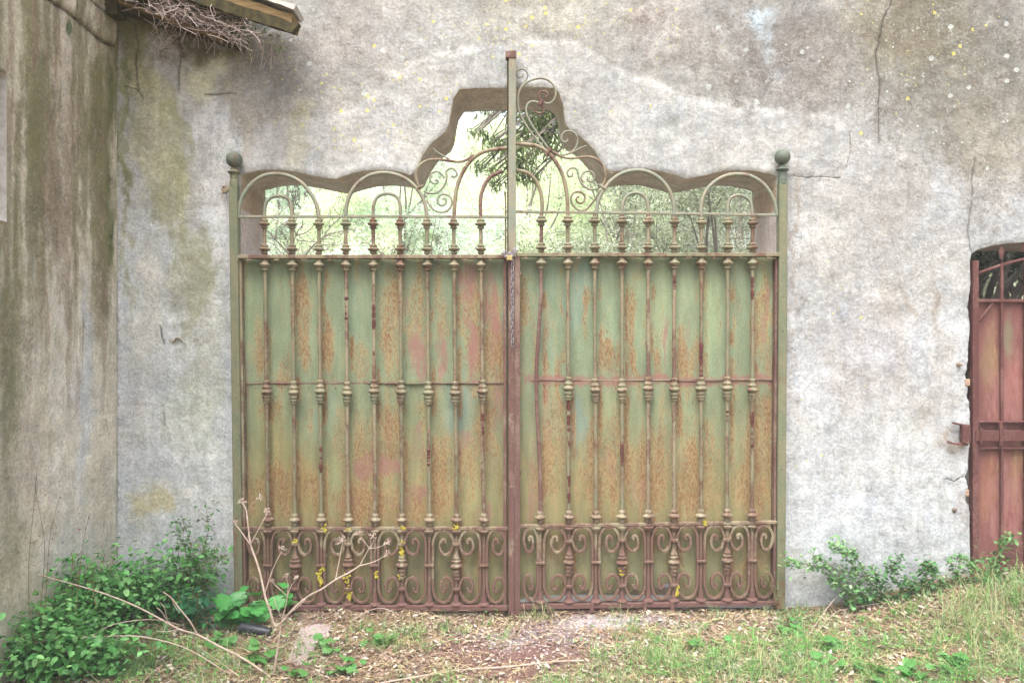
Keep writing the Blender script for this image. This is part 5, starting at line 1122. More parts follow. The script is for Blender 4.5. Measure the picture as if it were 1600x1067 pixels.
def weed(label, gx_, gy_, h, spread, nst, nleaf, size, me, small=0, smallc=None, lean=(0, 0), cat='weed', name='weed', group=None, hang=.9):
    z = GZ(gx_, gy_); t = thing(name, label, cat, (gx_, gy_, z), group); per = max(1, nleaf // nst); sp_, sy_, ss_ = [], [], []
    for s in range(nst):
        a = random.uniform(0, 6.28); r = spread * math.sqrt(random.random()); hh = h * random.uniform(.6, 1.05); bx, by = gx_ + .3 * r * math.cos(a), gy_ + .3 * r * math.sin(a)
        tx, ty = gx_ + r * math.cos(a) + lean[0] * hh, gy_ + r * math.sin(a) * .8 + lean[1] * hh; tx = max(tx, XL + .06); ty = min(ty, YF - .08)
        pts_ = [Vector((bx + (tx - bx) * q ** 1.3 + random.uniform(-.008, .008), by + (ty - by) * q ** 1.3, z + hh * q)) for q in (0, .25, .5, .75, 1)]
        cv = catmull(pts_, 3); obj('stem', MB().tube(cv, [.0035 * (1 - .6 * i / len(cv)) for i in range(len(cv))], 5), M_STEM, t)
        for k in range(per):
            q = .25 + .75 * (k + 1) / per; p = cv[min(len(cv) - 1, int(q * (len(cv) - 1)))]; ya = a + k * 2.4 + random.uniform(-.5, .5)
            facing = random.uniform(-.9, .9) + math.pi if random.random() < .55 else ya        # many blades turn to the open side
            sz = size * random.uniform(.6, 1.15) * (1.1 - .35 * q); place_leaf(me, t, p + Vector((random.uniform(-1, 1), random.uniform(-1, .6), random.uniform(-.4, .4))) * size * .6, sz, facing, random.uniform(-hang, .35), random.uniform(-.5, .5))
        for k in range(small // nst):
            q = random.random() ** .7; p = cv[min(len(cv) - 1, int(q * (len(cv) - 1)))]; sp_.append(tuple(p + Vector((random.gauss(0, 1), random.gauss(0, 1), random.gauss(0, .7))) * spread * .35))
    if small:
        A = np.array(sp_); A[:, 0] = np.maximum(A[:, 0], XL + .03); A[:, 1] = np.minimum(A[:, 1], YF - .03); A[:, 2] = np.maximum(A[:, 2], gh(A[:, 0], A[:, 1]) + .005); n = len(A)
        emit('foliage', [scatter(*WIDE, A, rnd(n, 0, 6.28), rnd(n, -.9, .4), rnd(n, -.5, .5), rnd(n, .018, .046), tints(n, smallc, .35))], M_LEAF, t, kind='stuff')
    return t
NG = [S(98, 166, 92), S(124, 188, 112), S(80, 142, 78), S(146, 200, 126)]
W_ = [ # px, py(ground), height, spread, label
    (20, 1040, .34, .20, 'dense nettle clump filling the bottom left corner against the building'), (95, 1000, .46, .20, 'tall nettle clump rising highest beside the reddish dry twigs at the left wall'), (60, 1062, .26, .20, 'low broad-leaved clump in front at the bottom left corner'),
    (165, 985, .34, .20, 'leafy weed clump at the foot of the stained building wall near the corner'), (150, 1050, .24, .18, 'low leafy clump behind the long pale fallen stalks at the left'), (225, 965, .40, .20, 'bushy weed clump standing in the corner where building and gate wall meet'),
    (285, 962, .44, .18, 'bushy weed clump growing against the gate wall left of the dark-leaved plant')]
for px_, py_, h, sp, lab in W_:
    x, y = gpt(px_, py_); x = max(x, XL + .12); weed(lab, x, min(y, -.1), h * 1.08, sp * 1.1, 9, 40, .078, ME_N, 900, NG, name='nettle_clump', cat='weed', group='leafy weeds at the foot of the left walls')
x, y = gpt(372, 978); weed('glossy dark green mallow with big lobed leaves beside the left gate post', x, min(y, -.12), .26, .17, 10, 40, .115, ME_M, 0, name='mallow_plant', cat='plant', hang=1.1)
x, y = gpt(300, 985); weed('bluish dark ivy-leaved plant between the nettles and the glossy mallow', x, min(y, -.12), .24, .16, 8, 30, .085, ME_I, 160, [S(48, 110, 78), S(60, 128, 70)], name='ivy_plant', cat='plant', hang=1.1)
x, y = gpt(445, 958); weed('small mallow plant with few leaves right against the bottom scrolls of the gate', x, min(y, -.09), .18, .07, 4, 10, .09, ME_M, 0, name='mallow_plant', cat='plant')
for px_, py_, k, lab in [(405, 1030, 5, 'light green mallow seedling right of the black pipe'), (540, 1045, 6, 'light green mallow seedling below the pale slab'), (460, 1052, 3, 'two-leaved mallow seedling beside the upright dry stalk'), (345, 1010, 6, 'light green mallow seedling under the fallen stalk'), (590, 1000, 4, 'small bluish green seedling in the litter right of the slab'), (522, 1012, 3, 'tiny dark seedling just right of the pale slab'),
                           (1310, 1015, 7, 'wide light green mallow rosette in the dry leaves right of the gate'), (1430, 1055, 8, 'large mallow rosette at the bottom right of the ground'), (1490, 1040, 7, 'mallow rosette nearest the tall grass at the right'), (1240, 985, 5, 'mallow rosette in front of the right gate post'), (1370, 1060, 6, 'mallow rosette by the fallen brown twig'), (1290, 1045, 4, 'small mallow rosette left of the fallen brown twig'), (1100, 1010, 4, 'small mallow rosette amid the grass below the right leaf')]:
    x, y = gpt(px_, py_); weed(lab, x, y, .07, .10, k, k * 2, .07, ME_MG, 0, name='mallow_seedling', cat='seedling', group='mallow seedlings on the ground', hang=.5)
# scrambling small-leaved plants along the right wall
def creeper(label, stems, n_per, y0, size, cols, name='creeping_weed', grp=None, leafT=WIDE, thick=.0022):
    a = stems[0][0]; b0 = P(a[0], a[1], y0); t = thing(name, label, 'weed', b0, grp); mbs = MB(); A = []
    for s in stems:
        cv = catmull([P(q[0], q[1], y0 - .02 * k - random.uniform(0, .03)) for k, q in enumerate(s)], 5); mbs.tube(cv, [thick * (1 - .5 * i / len(cv)) for i in range(len(cv))], 5)
        L_ = len(cv)
        for k in range(n_per * len(s)):
            p = cv[min(L_ - 1, int((.12 + .88 * random.random()) * L_))]; A.append((p.x + random.gauss(0, .022), min(YF - .02, p.y + random.gauss(0, .03)), p.z + random.gauss(0, .022)))
            if k % 5 == 0: mbs.tube([p, A[-1]], .0011, 4)
    obj('stem', mbs, M_STEM, t, kind='stuff'); A = np.array(A); A[:, 2] = np.maximum(A[:, 2], gh(A[:, 0], A[:, 1]) + .004); n = len(A)
    emit('foliage', [scatter(*leafT, A, rnd(n, 0, 6.28), rnd(n, -.9, .6), rnd(n, -.6, .6), rnd(n, size * .6, size * 1.25), tints(n, cols, .22))], M_LEAF, t, kind='stuff'); return t
CG = [S(108, 158, 98), S(132, 176, 118), S(90, 140, 84), S(150, 184, 134)]
creeper('pale green scrambling weed spreading from the right gate post across the white wall foot', [[(1400, 945), (1340, 915), (1290, 890), (1255, 880), (1228, 878)], [(1400, 945), (1350, 900), (1320, 870), (1298, 845)], [(1395, 945), (1345, 905), (1305, 888), (1270, 868)], [(1380, 945), (1350, 890), (1330, 862), (1310, 850)], [(1385, 945), (1330, 930), (1310, 910), (1300, 905)]], 42, -.03, .026, CG)
creeper('thick tangled weed at the wall foot below the broken jamb of the doorway', [[(1420, 948), (1400, 905), (1395, 885), (1405, 872)], [(1430, 948), (1440, 915), (1448, 898), (1455, 880)], [(1410, 948), (1380, 915), (1365, 890)], [(1440, 948), (1425, 920), (1420, 905)], [(1415, 948), (1365, 935), (1340, 925), (1325, 940)], [(1440, 948), (1470, 910), (1452, 890), (1448, 880)]], 44, -.05, .027, [S(92, 144, 88), S(116, 164, 104), S(76, 126, 76)])
creeper('leafy weed climbing up in front of the small red gate', [[(1530, 945), (1545, 900), (1560, 870), (1572, 845), (1578, 838)], [(1530, 945), (1520, 900), (1512, 875), (1495, 872)], [(1520, 945), (1498, 905), (1492, 880)], [(1535, 945), (1550, 905), (1556, 885), (1540, 868)], [(1535, 945), (1575, 915), (1600, 905)]], 30, -.06, .028, [S(100, 152, 92), S(124, 170, 108), S(84, 132, 78)])
creeper('tall thin flowering weed with reddish stems before the corner wall', [[(300, 950), (305, 890), (298, 850), (285, 812)], [(300, 950), (315, 870), (325, 830), (322, 792)], [(300, 950), (290, 860), (282, 842), (276, 815)], [(305, 950), (335, 880), (350, 868)], [(300, 950), (322, 880), (338, 858)]], 26, -.14, .030, [S(78, 134, 74), S(100, 152, 90), S(140, 150, 110)], leafT=LEAF)
creeper('small grey-green sprig growing in front of the right gate post foot', [[(1232, 985), (1230, 965), (1224, 955)], [(1232, 985), (1236, 970), (1240, 962)]], 26, -.25, .018, [S(96, 128, 96), S(110, 142, 104)], leafT=LEAF)
creeper('sprig of goosegrass growing through the scrollwork by the right gate post', [[(1212, 945), (1206, 915), (1199, 898), (1194, 893)]], 20, -.02, .016, [S(90, 120, 70), S(120, 140, 86)], leafT=LEAF)
# red dry twigs at the left wall
creeper('thin reddish dry twigs with a few dead leaves against the building wall', [[(46, 960), (45, 880), (52, 800), (58, 730)], [(62, 960), (70, 860), (62, 800), (56, 770)], [(70, 960), (78, 840), (92, 780)], [(118, 960), (128, 860), (140, 800)], [(150, 950), (142, 880)]], 4, -1.05, .014, [S(150, 84, 66), S(120, 80, 60)], name='dry_twigs', leafT=CURL, thick=.0016)

# tall grass in the right corner
def tuft(label, cx_, cy_, n, hmin, hmax, spread, cols, name='grass_tuft'):
    z = GZ(cx_, cy_); X = cx_ + RNG.normal(0, spread, n); Yq = np.minimum(cy_ + RNG.normal(0, spread * .6, n), YF - .05); L_ = rnd(n, hmin, hmax)
    v, f, t_ = scatter(*BLADE, np.stack([X, Yq, gh(X, Yq)], 1), rnd(n, 0, 6.28), rnd(n, .02, 1.25), np.zeros(n), np.stack([rnd(n, .002, .004), L_, L_ * 1.7], 1), tints(n, cols, .2)); o = emit(name, [(v, f, t_)], M_GRASS, None, at=(cx_, cy_, z)); tag(o, label, 'grass', 'grass tufts on the ground'); return o
TG = [S(140, 172, 110), S(172, 190, 140), S(214, 208, 172), S(112, 152, 96), S(206, 196, 156)]
for px_, py_, n, h0, h1, s_, lab in [(1570, 985, 260, .12, .38, .18, 'long pale grass tuft sprawling under the small red gate'), (1520, 1000, 150, .10, .34, .15, 'tangled long grass tuft left of the small red gate foot'), (1585, 1050, 150, .10, .30, .16, 'tall grass tuft in the bottom right corner'), (1220, 1050, 110, .08, .24, .09, 'upright grass tuft with bleached blades below the right gate post'), (1010, 1030, 130, .06, .18, .08, 'bright green grass tuft in front of the right leaf'),
                                (1090, 1045, 150, .06, .17, .13, 'dense green grass tuft right of the bright tuft'), (950, 1062, 120, .05, .16, .09, 'sparse grass tuft at the bottom edge beside the worn path'), (640, 985, 90, .05, .14, .06, 'thin grass tuft in the litter before the left leaf'), (840, 956, 60, .08, .2, .05, 'arching grass blades at the foot of the meeting stile')]:
    x, y = gpt(px_, py_); tuft(lab, x, min(y, -.08), n, h0, h1, s_, TG)

# ------------------------------------------------------------------ dry stalks
def stalk(name, label, lines, umb=(), r0=.006, cat='stalk', mat=M_STALK, group=None):
    a = lines[0][0][0]; t = thing(name, label, cat, P(*a), group)
    for i, (pts_, r) in enumerate(lines):
        p3 = [P(*q) for q in pts_]
        for k in range(1, len(p3) - 1): p3[k] = p3[k] + Vector((random.uniform(-1, 1), random.uniform(-1, 1), random.uniform(-1, 1))) * .003
        cv = catmull(p3, 5) if len(p3) > 2 else p3; n = len(cv); obj('stem' if i == 0 else 'branch', MB().tube(cv, [r * (1 - .45 * k / max(1, n - 1)) for k in range(n)], 7), mat, t)
    for (px_, py_, y_, rr) in umb:
        c_ = P(px_, py_, y_); mb = MB()
        for k in range(12):
            d = Vector((random.uniform(-1, 1), random.uniform(-.7, .7), random.uniform(-.25, 1))).normalized(); e = c_ + d * rr * random.uniform(.6, 1.1); mb.tube([c_, c_.lerp(e, .5) + Vector((0, 0, .002)), e], .0011, 4)
            for _ in range(3): f_ = e + Vector((random.uniform(-1, 1), random.uniform(-1, 1), random.uniform(-.2, 1))) * .006; mb.tube([e, f_], .0016, 4)
        obj('seed_head', mb, mat, t)
    return t
Yk = -.95
stalk('dry_umbel_stalk', 'tall bleached forked umbel stalk standing in front of the left gate leaf', [
    ([(426, 1090, Yk), (429, 1050, Yk), (434, 1010, Yk), (440, 972, Yk)], .0075), ([(440, 972, Yk), (429, 976, Yk + .01), (421, 950, Yk), (414, 932, Yk), (404, 888, Yk + .02), (392, 850, Yk + .03), (388, 820, Yk + .03), (385, 796, Yk + .04), (378, 784, Yk + .04)], .0068),
    ([(391, 850, Yk + .03), (378, 832, Yk + .03), (366, 816, Yk + .05)], .0035), ([(392, 849, Yk + .03), (405, 824, Yk + .0), (418, 800, Yk + .0)], .0038), ([(386, 800, Yk + .04), (395, 786, Yk + .02), (405, 778, Yk + .02)], .0022),
    ([(438, 974, Yk), (458, 950, Yk), (481, 932, Yk), (503, 919, Yk - .02), (524, 906, Yk - .03), (545, 894, Yk - .04), (562, 883, Yk - .04)], .0062), ([(524, 906, Yk - .03), (529, 876, Yk - .02), (535, 848, Yk - .02)], .0032), ([(562, 883, Yk - .04), (570, 869, Yk - .04), (577, 856, Yk - .04)], .0032),
    ([(562, 883, Yk - .04), (584, 878, Yk - .05), (604, 866, Yk - .05)], .003), ([(577, 856, Yk - .04), (568, 842, Yk - .04), (561, 834, Yk - .04)], .002), ([(577, 856, Yk - .04), (583, 845, Yk - .04), (583, 838, Yk - .04)], .002), ([(577, 856, Yk - .04), (590, 854, Yk - .04), (603, 849, Yk - .04)], .002),
    ([(441, 966, Yk), (446, 945, Yk - .02), (449, 930, Yk - .02)], .0035), ([(449, 930, Yk - .02), (436, 918, Yk - .02), (424, 908, Yk - .02)], .0022), ([(449, 930, Yk - .02), (456, 915, Yk - .02), (463, 905, Yk - .02)], .0022), ([(449, 930, Yk - .02), (450, 912, Yk - .02), (446, 900, Yk - .02)], .002),
    ([(440, 965, Yk), (432, 945, Yk - .03), (427, 931, Yk - .03)], .0028), ([(442, 963, Yk), (462, 950, Yk - .03), (478, 935, Yk - .03)], .0026), ([(414, 925, Yk), (424, 895, Yk + .02), (432, 876, Yk + .02), (441, 860, Yk + .02)], .003),
    ([(428, 1060, Yk), (420, 1052, Yk), (404, 1045, Yk - .01)], .004)],
    [(378, 784, Yk + .04, .022), (366, 816, Yk + .05, .02), (418, 800, Yk, .026), (405, 778, Yk + .02, .02), (535, 846, Yk - .02, .032), (561, 834, Yk - .04, .02), (583, 838, Yk - .04, .02), (604, 849, Yk - .04, .02), (604, 866, Yk - .05, .024), (424, 908, Yk - .02, .014), (463, 904, Yk - .02, .014), (446, 900, Yk - .02, .016), (441, 858, Yk + .02, .026)])
stalk('fallen_stalk', 'long thick bleached stalk leaning from the nettles down towards the upright stalk', [
    ([(422, 1056, -1.0), (385, 1030, -.98), (340, 1006, -.95), (309, 991, -.93), (279, 982, -.92), (245, 964, -.9), (210, 946, -.9), (165, 928, -.9), (120, 913, -.9), (60, 897, -.9)], .0058), ([(309, 991, -.93), (296, 970, -.95), (280, 948, -.97), (268, 933, -.97), (255, 924, -.97)], .0045),
    ([(279, 982, -.92), (262, 986, -.95), (244, 985, -.97)], .003), ([(262, 970, -.92), (252, 955, -.95), (244, 948, -.95)], .0028), ([(262, 970, -.92), (257, 950, -.95), (250, 940, -.95)], .0022), ([(268, 933, -.97), (272, 945, -.97), (277, 952, -.97)], .0022), ([(262, 970, -.92), (255, 985, -.95), (252, 996, -.95)], .002)])
stalk('fallen_stalk', 'thin arched bleached stalk crossing the bottom left weeds to the mallow seedlings', [([(-10, 1024, -1.05), (40, 1008, -1.03), (90, 998, -1.0), (150, 994, -1.0), (210, 992, -1.0), (260, 1002, -1.0), (300, 1015, -1.0), (335, 1038, -1.02), (372, 1060, -1.03)], .0042), ([(372, 1060, -1.03), (360, 1045, -1.04), (300, 1002, -1.05)], .002), ([(140, 994, -1.0), (180, 974, -.98), (240, 968, -.97), (280, 975, -.97)], .0026)])
stalk('fallen_stalk', 'short steep bleached stalk falling towards the bottom edge at the left', [([(90, 1002, -1.04), (108, 1020, -1.06), (130, 1042, -1.07), (158, 1068, -1.09)], .0036), ([(108, 1030, -1.05), (107, 1002, -1.05)], .0024), ([(92, 1038, -1.06), (112, 1052, -1.07), (130, 1070, -1.08)], .0022)])
def lying(label, pts_, r, lift=.03, mat=M_STALK, name='fallen_stalk'):
    p3 = []
    for i, (a, b) in enumerate(pts_):
        x, y = gpt(a, b); p3.append((x, y, GZ(x, y) + r + lift * math.sin(math.pi * i / (len(pts_) - 1))))
    tag(obj(name, MB().tube(catmull(p3, 5), r, 7), mat, at=p3[0]), label, 'stalk' if mat is M_STALK else 'twig')
lying('long straight straw-coloured cane lying across the path at the bottom', [(570, 1066), (640, 1056), (720, 1046), (790, 1040), (860, 1034), (920, 1028)], .0045, .012)
lying('thin pale straw arching above the litter before the left leaf', [(548, 968), (575, 962), (600, 957), (630, 958)], .0022, .05)
lying('brown twig lying on the ground at the bottom right', [(1295, 1040), (1330, 1046), (1370, 1052), (1410, 1062), (1440, 1068)], .008, .004, M_TWIG, 'fallen_twig')
lying('long thin arching straw in front of the scrambling weed', [(1255, 1000), (1300, 960), (1340, 942), (1400, 932), (1450, 930)], .0020, .12)
lying('fine straw curving over the dry leaves right of the gate post', [(1258, 1010), (1300, 972), (1330, 962), (1400, 958)], .0018, .05)

# ------------------------------------------------------------------ withered vine under the eave
vn = thing('withered_vine', 'tangle of withered pinkish vine stems spilling from under the broken eave', 'vine', P(320, 30, -.12))
mb = MB()
for k in range(330):
    t = random.random(); cx_ = 225 + t * 170 + random.gauss(0, 16); cy_ = -2 + t * 46 + random.gauss(0, 13); ang = random.uniform(0, 6.28) if random.random() < .6 else random.gauss(.35, .5); L_ = random.uniform(14, 52); y_ = random.uniform(-.25, -.03)
    dx, dy_ = math.cos(ang) * L_, math.sin(ang) * L_ * .7; b_ = random.uniform(-9, 9)
    mb.tube(catmull([P(cx_ - dx / 2, cy_ - dy_ / 2, y_), P(cx_ + b_, cy_ + b_ * .8, y_ + random.uniform(-.02, .02)), P(cx_ + dx / 2, cy_ + dy_ / 2 + random.uniform(0, 8), y_ + random.uniform(-.03, .03))], 3), random.uniform(.0009, .0020), 5)
for k in range(70):
    t = random.random(); cx_ = 235 + t * 200; cy_ = 18 + t * 42 + random.gauss(0, 6); L_ = random.uniform(16, 46) * (1.3 if random.random() < .2 else 1); y_ = random.uniform(-.14, -.02); s_ = random.gauss(.1, .5)
    mb.tube(catmull([P(cx_, cy_, y_), P(cx_ + s_ * L_ * .4 + random.uniform(-4, 4), cy_ + L_ * .4, y_), P(cx_ + s_ * L_ + random.uniform(-6, 6), cy_ + L_, y_ + .02)], 4), random.uniform(.0008, .0018), 4)
for k in range(60):
    cx_ = 262 + random.gauss(0, 9); cy_ = 66 + random.gauss(0, 9); a_ = random.uniform(0, 6.28); mb.tube([P(cx_, cy_, -.05), P(cx_ + 7 * math.cos(a_), cy_ + 7 * math.sin(a_), -.05)], .001, 4)
obj('vine_stems', mb, M_TWIG, vn, kind='stuff')
A = []
for (cx_, cy_, s_) in [(292, 24, 5), (345, 22, 8), (360, 30, 10), (368, 36, 8), (372, 52, 6), (390, 40, 7), (405, 44, 9), (412, 46, 7), (398, 58, 8), (424, 62, 8), (432, 56, 6), (384, 60, 8), (438, 74, 4), (352, 40, 8), (420, 64, 9)]:
    for _ in range(34): p = P(cx_ + random.gauss(0, s_), cy_ + random.gauss(0, s_ * .6), random.uniform(-.17, -.04)); A.append(tuple(p))
n = len(A); emit('leaf_cluster', [scatter(*LEAF, np.array(A), rnd(n, 0, 6.28), rnd(n, -1, 1), rnd(n, -.6, .6), rnd(n, .012, .024), tints(n, [S(140, 172, 136), S(120, 152, 118), S(160, 176, 130)], .2))], M_LEAF, vn, kind='stuff')

# ------------------------------------------------------------------ trees and shrubs behind the wall
def tone(cols, k): return [tuple(x * k for x in c) for c in cols]
def tree(name, label, x, y, h, tr, clusters, nleaf, lsize, cols, T=LEAF, grp='trees behind the wall', mat=M_LEAF, limbs=True, trunk_to=None, flat=.8, droop=0.0, lo=.34):
    z = GZ(x, y); t = thing(name, label, 'tree' if 'tree' in name or 'oak' in name else 'shrub', (x, y, z), grp); top_ = Vector(trunk_to) if trunk_to else Vector((x + random.uniform(-.1, .1) * h, y + random.uniform(-.05, .05) * h, z + h * .55))
    b_ = Vector((x, y, z - .1)); mid = b_.lerp(top_, .5) + Vector((random.uniform(-.06, .06) * h, 0, 0)); tk = catmull([b_, mid, top_], 6); obj('trunk', MB().tube(tk, [tr * (1.15 - .6 * i / len(tk)) for i in range(len(tk))], 10), M_BARK, t)
    mbl = MB(); Ps = []
    for (cx_, cy_, cz_, r) in clusters:
        c_ = Vector((cx_, cy_, cz_)); s_ = tk[min(len(tk) - 1, random.randint(int(len(tk) * lo), len(tk) - 1))]; m_ = s_.lerp(c_, .55) + Vector((random.uniform(-.1, .1), random.uniform(-.1, .1), random.uniform(.0, .14))) * (c_ - s_).length
        if limbs: mbl.tube(catmull([s_, m_, c_], 4), [tr * .42, tr * .36, tr * .32, tr * .28, tr * .24, tr * .2, tr * .16, tr * .12, tr * .06], 6)
        for k in range(5):
            e = c_ + Vector((random.gauss(0, 1), random.gauss(0, 1), random.gauss(-droop, .8))).normalized() * r * .95
            if limbs: mbl.tube([c_.lerp(s_, .12), c_.lerp(e, .55) + Vector((0, 0, .05 * r)), e], [tr * .12, tr * .07, tr * .03], 4)
        m = int(nleaf * (r ** 2)); d = RNG.normal(0, 1, (m, 3)); d /= np.linalg.norm(d, axis=1)[:, None] + 1e-9; rad = r * RNG.random(m) ** .45 * (.72 + .5 * fbm(d[:, 0] * 2.4 + cx_ * 3, d[:, 2] * 2.4 + d[:, 1] * 1.7 + cz_, 77, 3)) ; q = d * rad[:, None]; q[:, 2] *= flat; Ps.append(q + np.array([cx_, cy_, cz_]))
    if limbs: obj('limbs', mbl, M_BARK, t)
    A = np.concatenate(Ps); n = len(A); tt = tints(n, cols, .28)
    emit('crown', [scatter(*T, A, rnd(n, 0, 6.28), rnd(n, -1.2, .7) - droop, rnd(n, -.9, .9), rnd(n, lsize * .6, lsize * 1.3), tt)], mat, t, kind='stuff'); return t
def crown(x, y, z, w, h, n, r):
    out = []
    for _ in range(n):
        a = random.uniform(0, 6.28); q = math.sqrt(random.random()); p = random.uniform(-1, 1); k = math.sqrt(max(0, 1 - p * p)); out.append((x + w * q * k * math.cos(a), y + w * q * k * math.sin(a), z + h * p, r * random.uniform(.65, 1.25)))
    return out
OAK = tone([S(120, 138, 84), S(140, 156, 100), S(96, 114, 70)], 1.0); OLIVE = tone([S(158, 166, 148), S(138, 148, 128), S(184, 188, 170)], 1.3); LIME = tone([S(206, 212, 194), S(216, 220, 206), S(190, 200, 178)], 1.7); BLUEG = tone([S(186, 200, 188), S(168, 186, 178), S(206, 212, 206)], 1.75)  # far leaf colours lifted pale, painting in the bright haze beyond the gate
# the oak whose boughs hang into the gateway's peak
Yo = 3.6
def cl(px_, py_, y_, r): p = P(px_, py_, y_); return (p.x, p.y, p.z, r)
oak = [cl(742, 204, 3.4, .10), cl(766, 218, 3.5, .13), cl(752, 258, 3.6, .12), cl(772, 262, 3.4, .11), cl(784, 232, 3.6, .15), cl(858, 222, 3.6, .2), cl(845, 180, 3.6, .22), cl(822, 196, 3.7, .26), cl(846, 208, 3.6, .2), cl(868, 185, 3.8, .24), cl(815, 235, 3.4, .24), cl(812, 260, 3.4, .2), cl(830, 275, 3.5, .14), cl(776, 285, 3.5, .12),
       cl(826, 160, 3.9, .32), cl(760, 150, 3.8, .34), cl(875, 150, 4.0, .34), cl(800, 120, 3.8, .4), cl(895, 110, 4.1, .5), cl(960, 90, 4.2, .6), cl(1030, 60, 4.3, .6), cl(1100, 120, 4.4, .6), cl(860, 60, 4.2, .5)]
tree('oak_tree', 'oak whose leafy boughs hang down into the peak of the gateway', 3.9, 4.9, 6.2, .09, oak, 5200, .085, OAK, T=LANCE, trunk_to=(3.0, 4.6, 6.9), droop=.5, lo=.86)
# a dark evergreen close behind the small gate
dk = crown(5.3, 3.6, 2.5, 1.3, 1.9, 34, .6)
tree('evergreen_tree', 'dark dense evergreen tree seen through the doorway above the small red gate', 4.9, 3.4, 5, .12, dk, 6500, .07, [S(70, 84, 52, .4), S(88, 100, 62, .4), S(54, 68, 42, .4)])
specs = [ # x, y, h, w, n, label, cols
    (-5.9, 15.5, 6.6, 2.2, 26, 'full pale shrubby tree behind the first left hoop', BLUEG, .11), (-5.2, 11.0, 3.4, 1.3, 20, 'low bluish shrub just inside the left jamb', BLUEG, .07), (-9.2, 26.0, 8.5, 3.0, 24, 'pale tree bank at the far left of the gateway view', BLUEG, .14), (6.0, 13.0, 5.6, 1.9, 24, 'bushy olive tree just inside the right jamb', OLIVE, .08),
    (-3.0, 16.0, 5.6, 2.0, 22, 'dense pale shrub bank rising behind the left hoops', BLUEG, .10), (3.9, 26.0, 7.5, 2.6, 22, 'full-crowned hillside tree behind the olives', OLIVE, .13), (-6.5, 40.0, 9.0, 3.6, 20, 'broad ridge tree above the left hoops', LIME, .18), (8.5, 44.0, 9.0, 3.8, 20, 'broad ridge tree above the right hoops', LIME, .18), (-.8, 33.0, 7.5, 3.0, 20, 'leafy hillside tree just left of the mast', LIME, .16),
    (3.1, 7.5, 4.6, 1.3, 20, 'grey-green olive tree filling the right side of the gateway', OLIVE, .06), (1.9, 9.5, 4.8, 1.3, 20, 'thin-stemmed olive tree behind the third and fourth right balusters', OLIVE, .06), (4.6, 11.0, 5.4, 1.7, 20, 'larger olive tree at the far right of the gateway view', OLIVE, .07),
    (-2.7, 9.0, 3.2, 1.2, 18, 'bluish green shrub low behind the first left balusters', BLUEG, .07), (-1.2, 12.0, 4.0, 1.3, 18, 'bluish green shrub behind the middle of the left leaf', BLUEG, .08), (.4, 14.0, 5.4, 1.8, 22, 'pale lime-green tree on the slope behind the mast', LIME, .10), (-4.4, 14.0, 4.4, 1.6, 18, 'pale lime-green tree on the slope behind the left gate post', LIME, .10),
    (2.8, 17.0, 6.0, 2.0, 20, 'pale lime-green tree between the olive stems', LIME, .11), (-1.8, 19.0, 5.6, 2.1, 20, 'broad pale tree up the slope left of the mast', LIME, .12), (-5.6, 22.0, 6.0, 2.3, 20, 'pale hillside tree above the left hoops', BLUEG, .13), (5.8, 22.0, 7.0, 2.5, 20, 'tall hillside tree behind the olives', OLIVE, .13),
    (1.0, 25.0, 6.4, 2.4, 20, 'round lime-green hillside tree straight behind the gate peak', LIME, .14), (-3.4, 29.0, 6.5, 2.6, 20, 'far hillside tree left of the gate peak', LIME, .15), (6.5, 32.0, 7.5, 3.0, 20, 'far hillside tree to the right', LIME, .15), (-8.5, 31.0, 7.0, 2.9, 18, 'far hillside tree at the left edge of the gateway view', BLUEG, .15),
    (1.5, 38.0, 7.5, 3.2, 20, 'far hillside tree on the ridge behind the gate peak', LIME, .17), (-4.5, 42.0, 8.0, 3.4, 20, 'ridge tree to the left of the gate peak', LIME, .18), (11.0, 14.0, 6.0, 2.4, 20, 'spreading tree far behind the small red gate', OAK, .11), (13.0, 24.0, 7.5, 3.0, 18, 'tall tree far behind the doorway at the right', OAK, .14)]
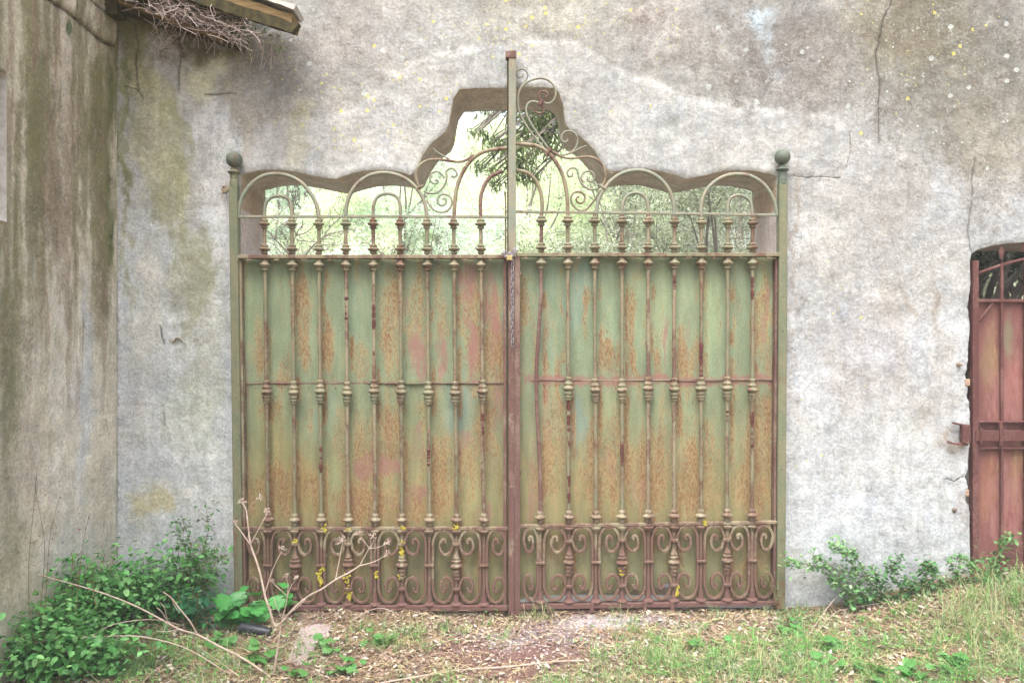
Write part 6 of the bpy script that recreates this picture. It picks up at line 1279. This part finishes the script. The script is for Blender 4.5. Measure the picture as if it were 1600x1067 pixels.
for x, y, h, w, nc, lab, cols, ls in specs:
    z = GZ(x, y); tree('hillside_tree', lab, x, y, h, .017 * h, crown(x, y, z + h * .62, w, h * .36, nc, w * .42), 4200 / (w * .8) ** .9, ls, cols, T=LEAF if y < 10 else LANCE)
# bare twiggy tree at the left
zt = GZ(-3.6, 8.0); bt_ = thing('bare_tree', 'leafless pale twiggy tree seen through the first left hoop', 'tree', (-3.6, 8, zt), 'trees behind the wall'); mb = MB()
tk = catmull([Vector((-3.6, 8, zt - .1)), Vector((-3.45, 8, zt + 1.4)), Vector((-3.3, 8.1, zt + 2.6))], 5); obj('trunk', MB().tube(tk, [.09 * (1.1 - .5 * i / len(tk)) for i in range(len(tk))], 9), M_BARK, bt_)
def twig(p, d, L_, r, lv):
    q = p + d * L_; m = p.lerp(q, .5) + Vector((random.uniform(-1, 1), random.uniform(-1, 1), random.uniform(-1, 1))) * L_ * .12; mb.tube(catmull([p, m, q], 3), [r * (1 - .1 * i) for i in range(7)], 5)
    if lv:
        for _ in range(4): twig(p.lerp(q, random.uniform(.5, 1)), (d + Vector((random.gauss(0, .7), random.gauss(0, .7), random.gauss(0, .5)))).normalized(), L_ * random.uniform(.5, .75), r * .55, lv - 1)
for k in range(6): twig(tk[-1 - k], Vector((random.gauss(0, .8), random.gauss(0, .6), random.uniform(.1, 1))).normalized(), random.uniform(.7, 1.1), .035, 3)
obj('limbs', mb, M_BARK, bt_)

# ------------------------------------------------------------------ air
hz = MB(); v = [(x, y, z) for z in (-1.6, 32.0) for y in (-62, 152) for x in (-112, 112)]
hz.add(v, [(0, 2, 3, 1), (4, 5, 7, 6), (0, 1, 5, 4), (2, 6, 7, 3), (0, 4, 6, 2), (1, 3, 7, 5)])
hm = bpy.data.materials.new('haze'); hm.use_nodes = True; hm.node_tree.nodes.clear(); ho = hm.node_tree.nodes.new('ShaderNodeOutputMaterial'); hv = hm.node_tree.nodes.new('ShaderNodeVolumePrincipled')
hv.inputs['Color'].default_value = (1, 1, .98, 1); hv.inputs['Density'].default_value = .0032; hv.inputs['Anisotropy'].default_value = -.3; hm.node_tree.links.new(hv.outputs[0], ho.inputs['Volume'])
obj('haze', hz, hm, smooth=False, kind='stuff')
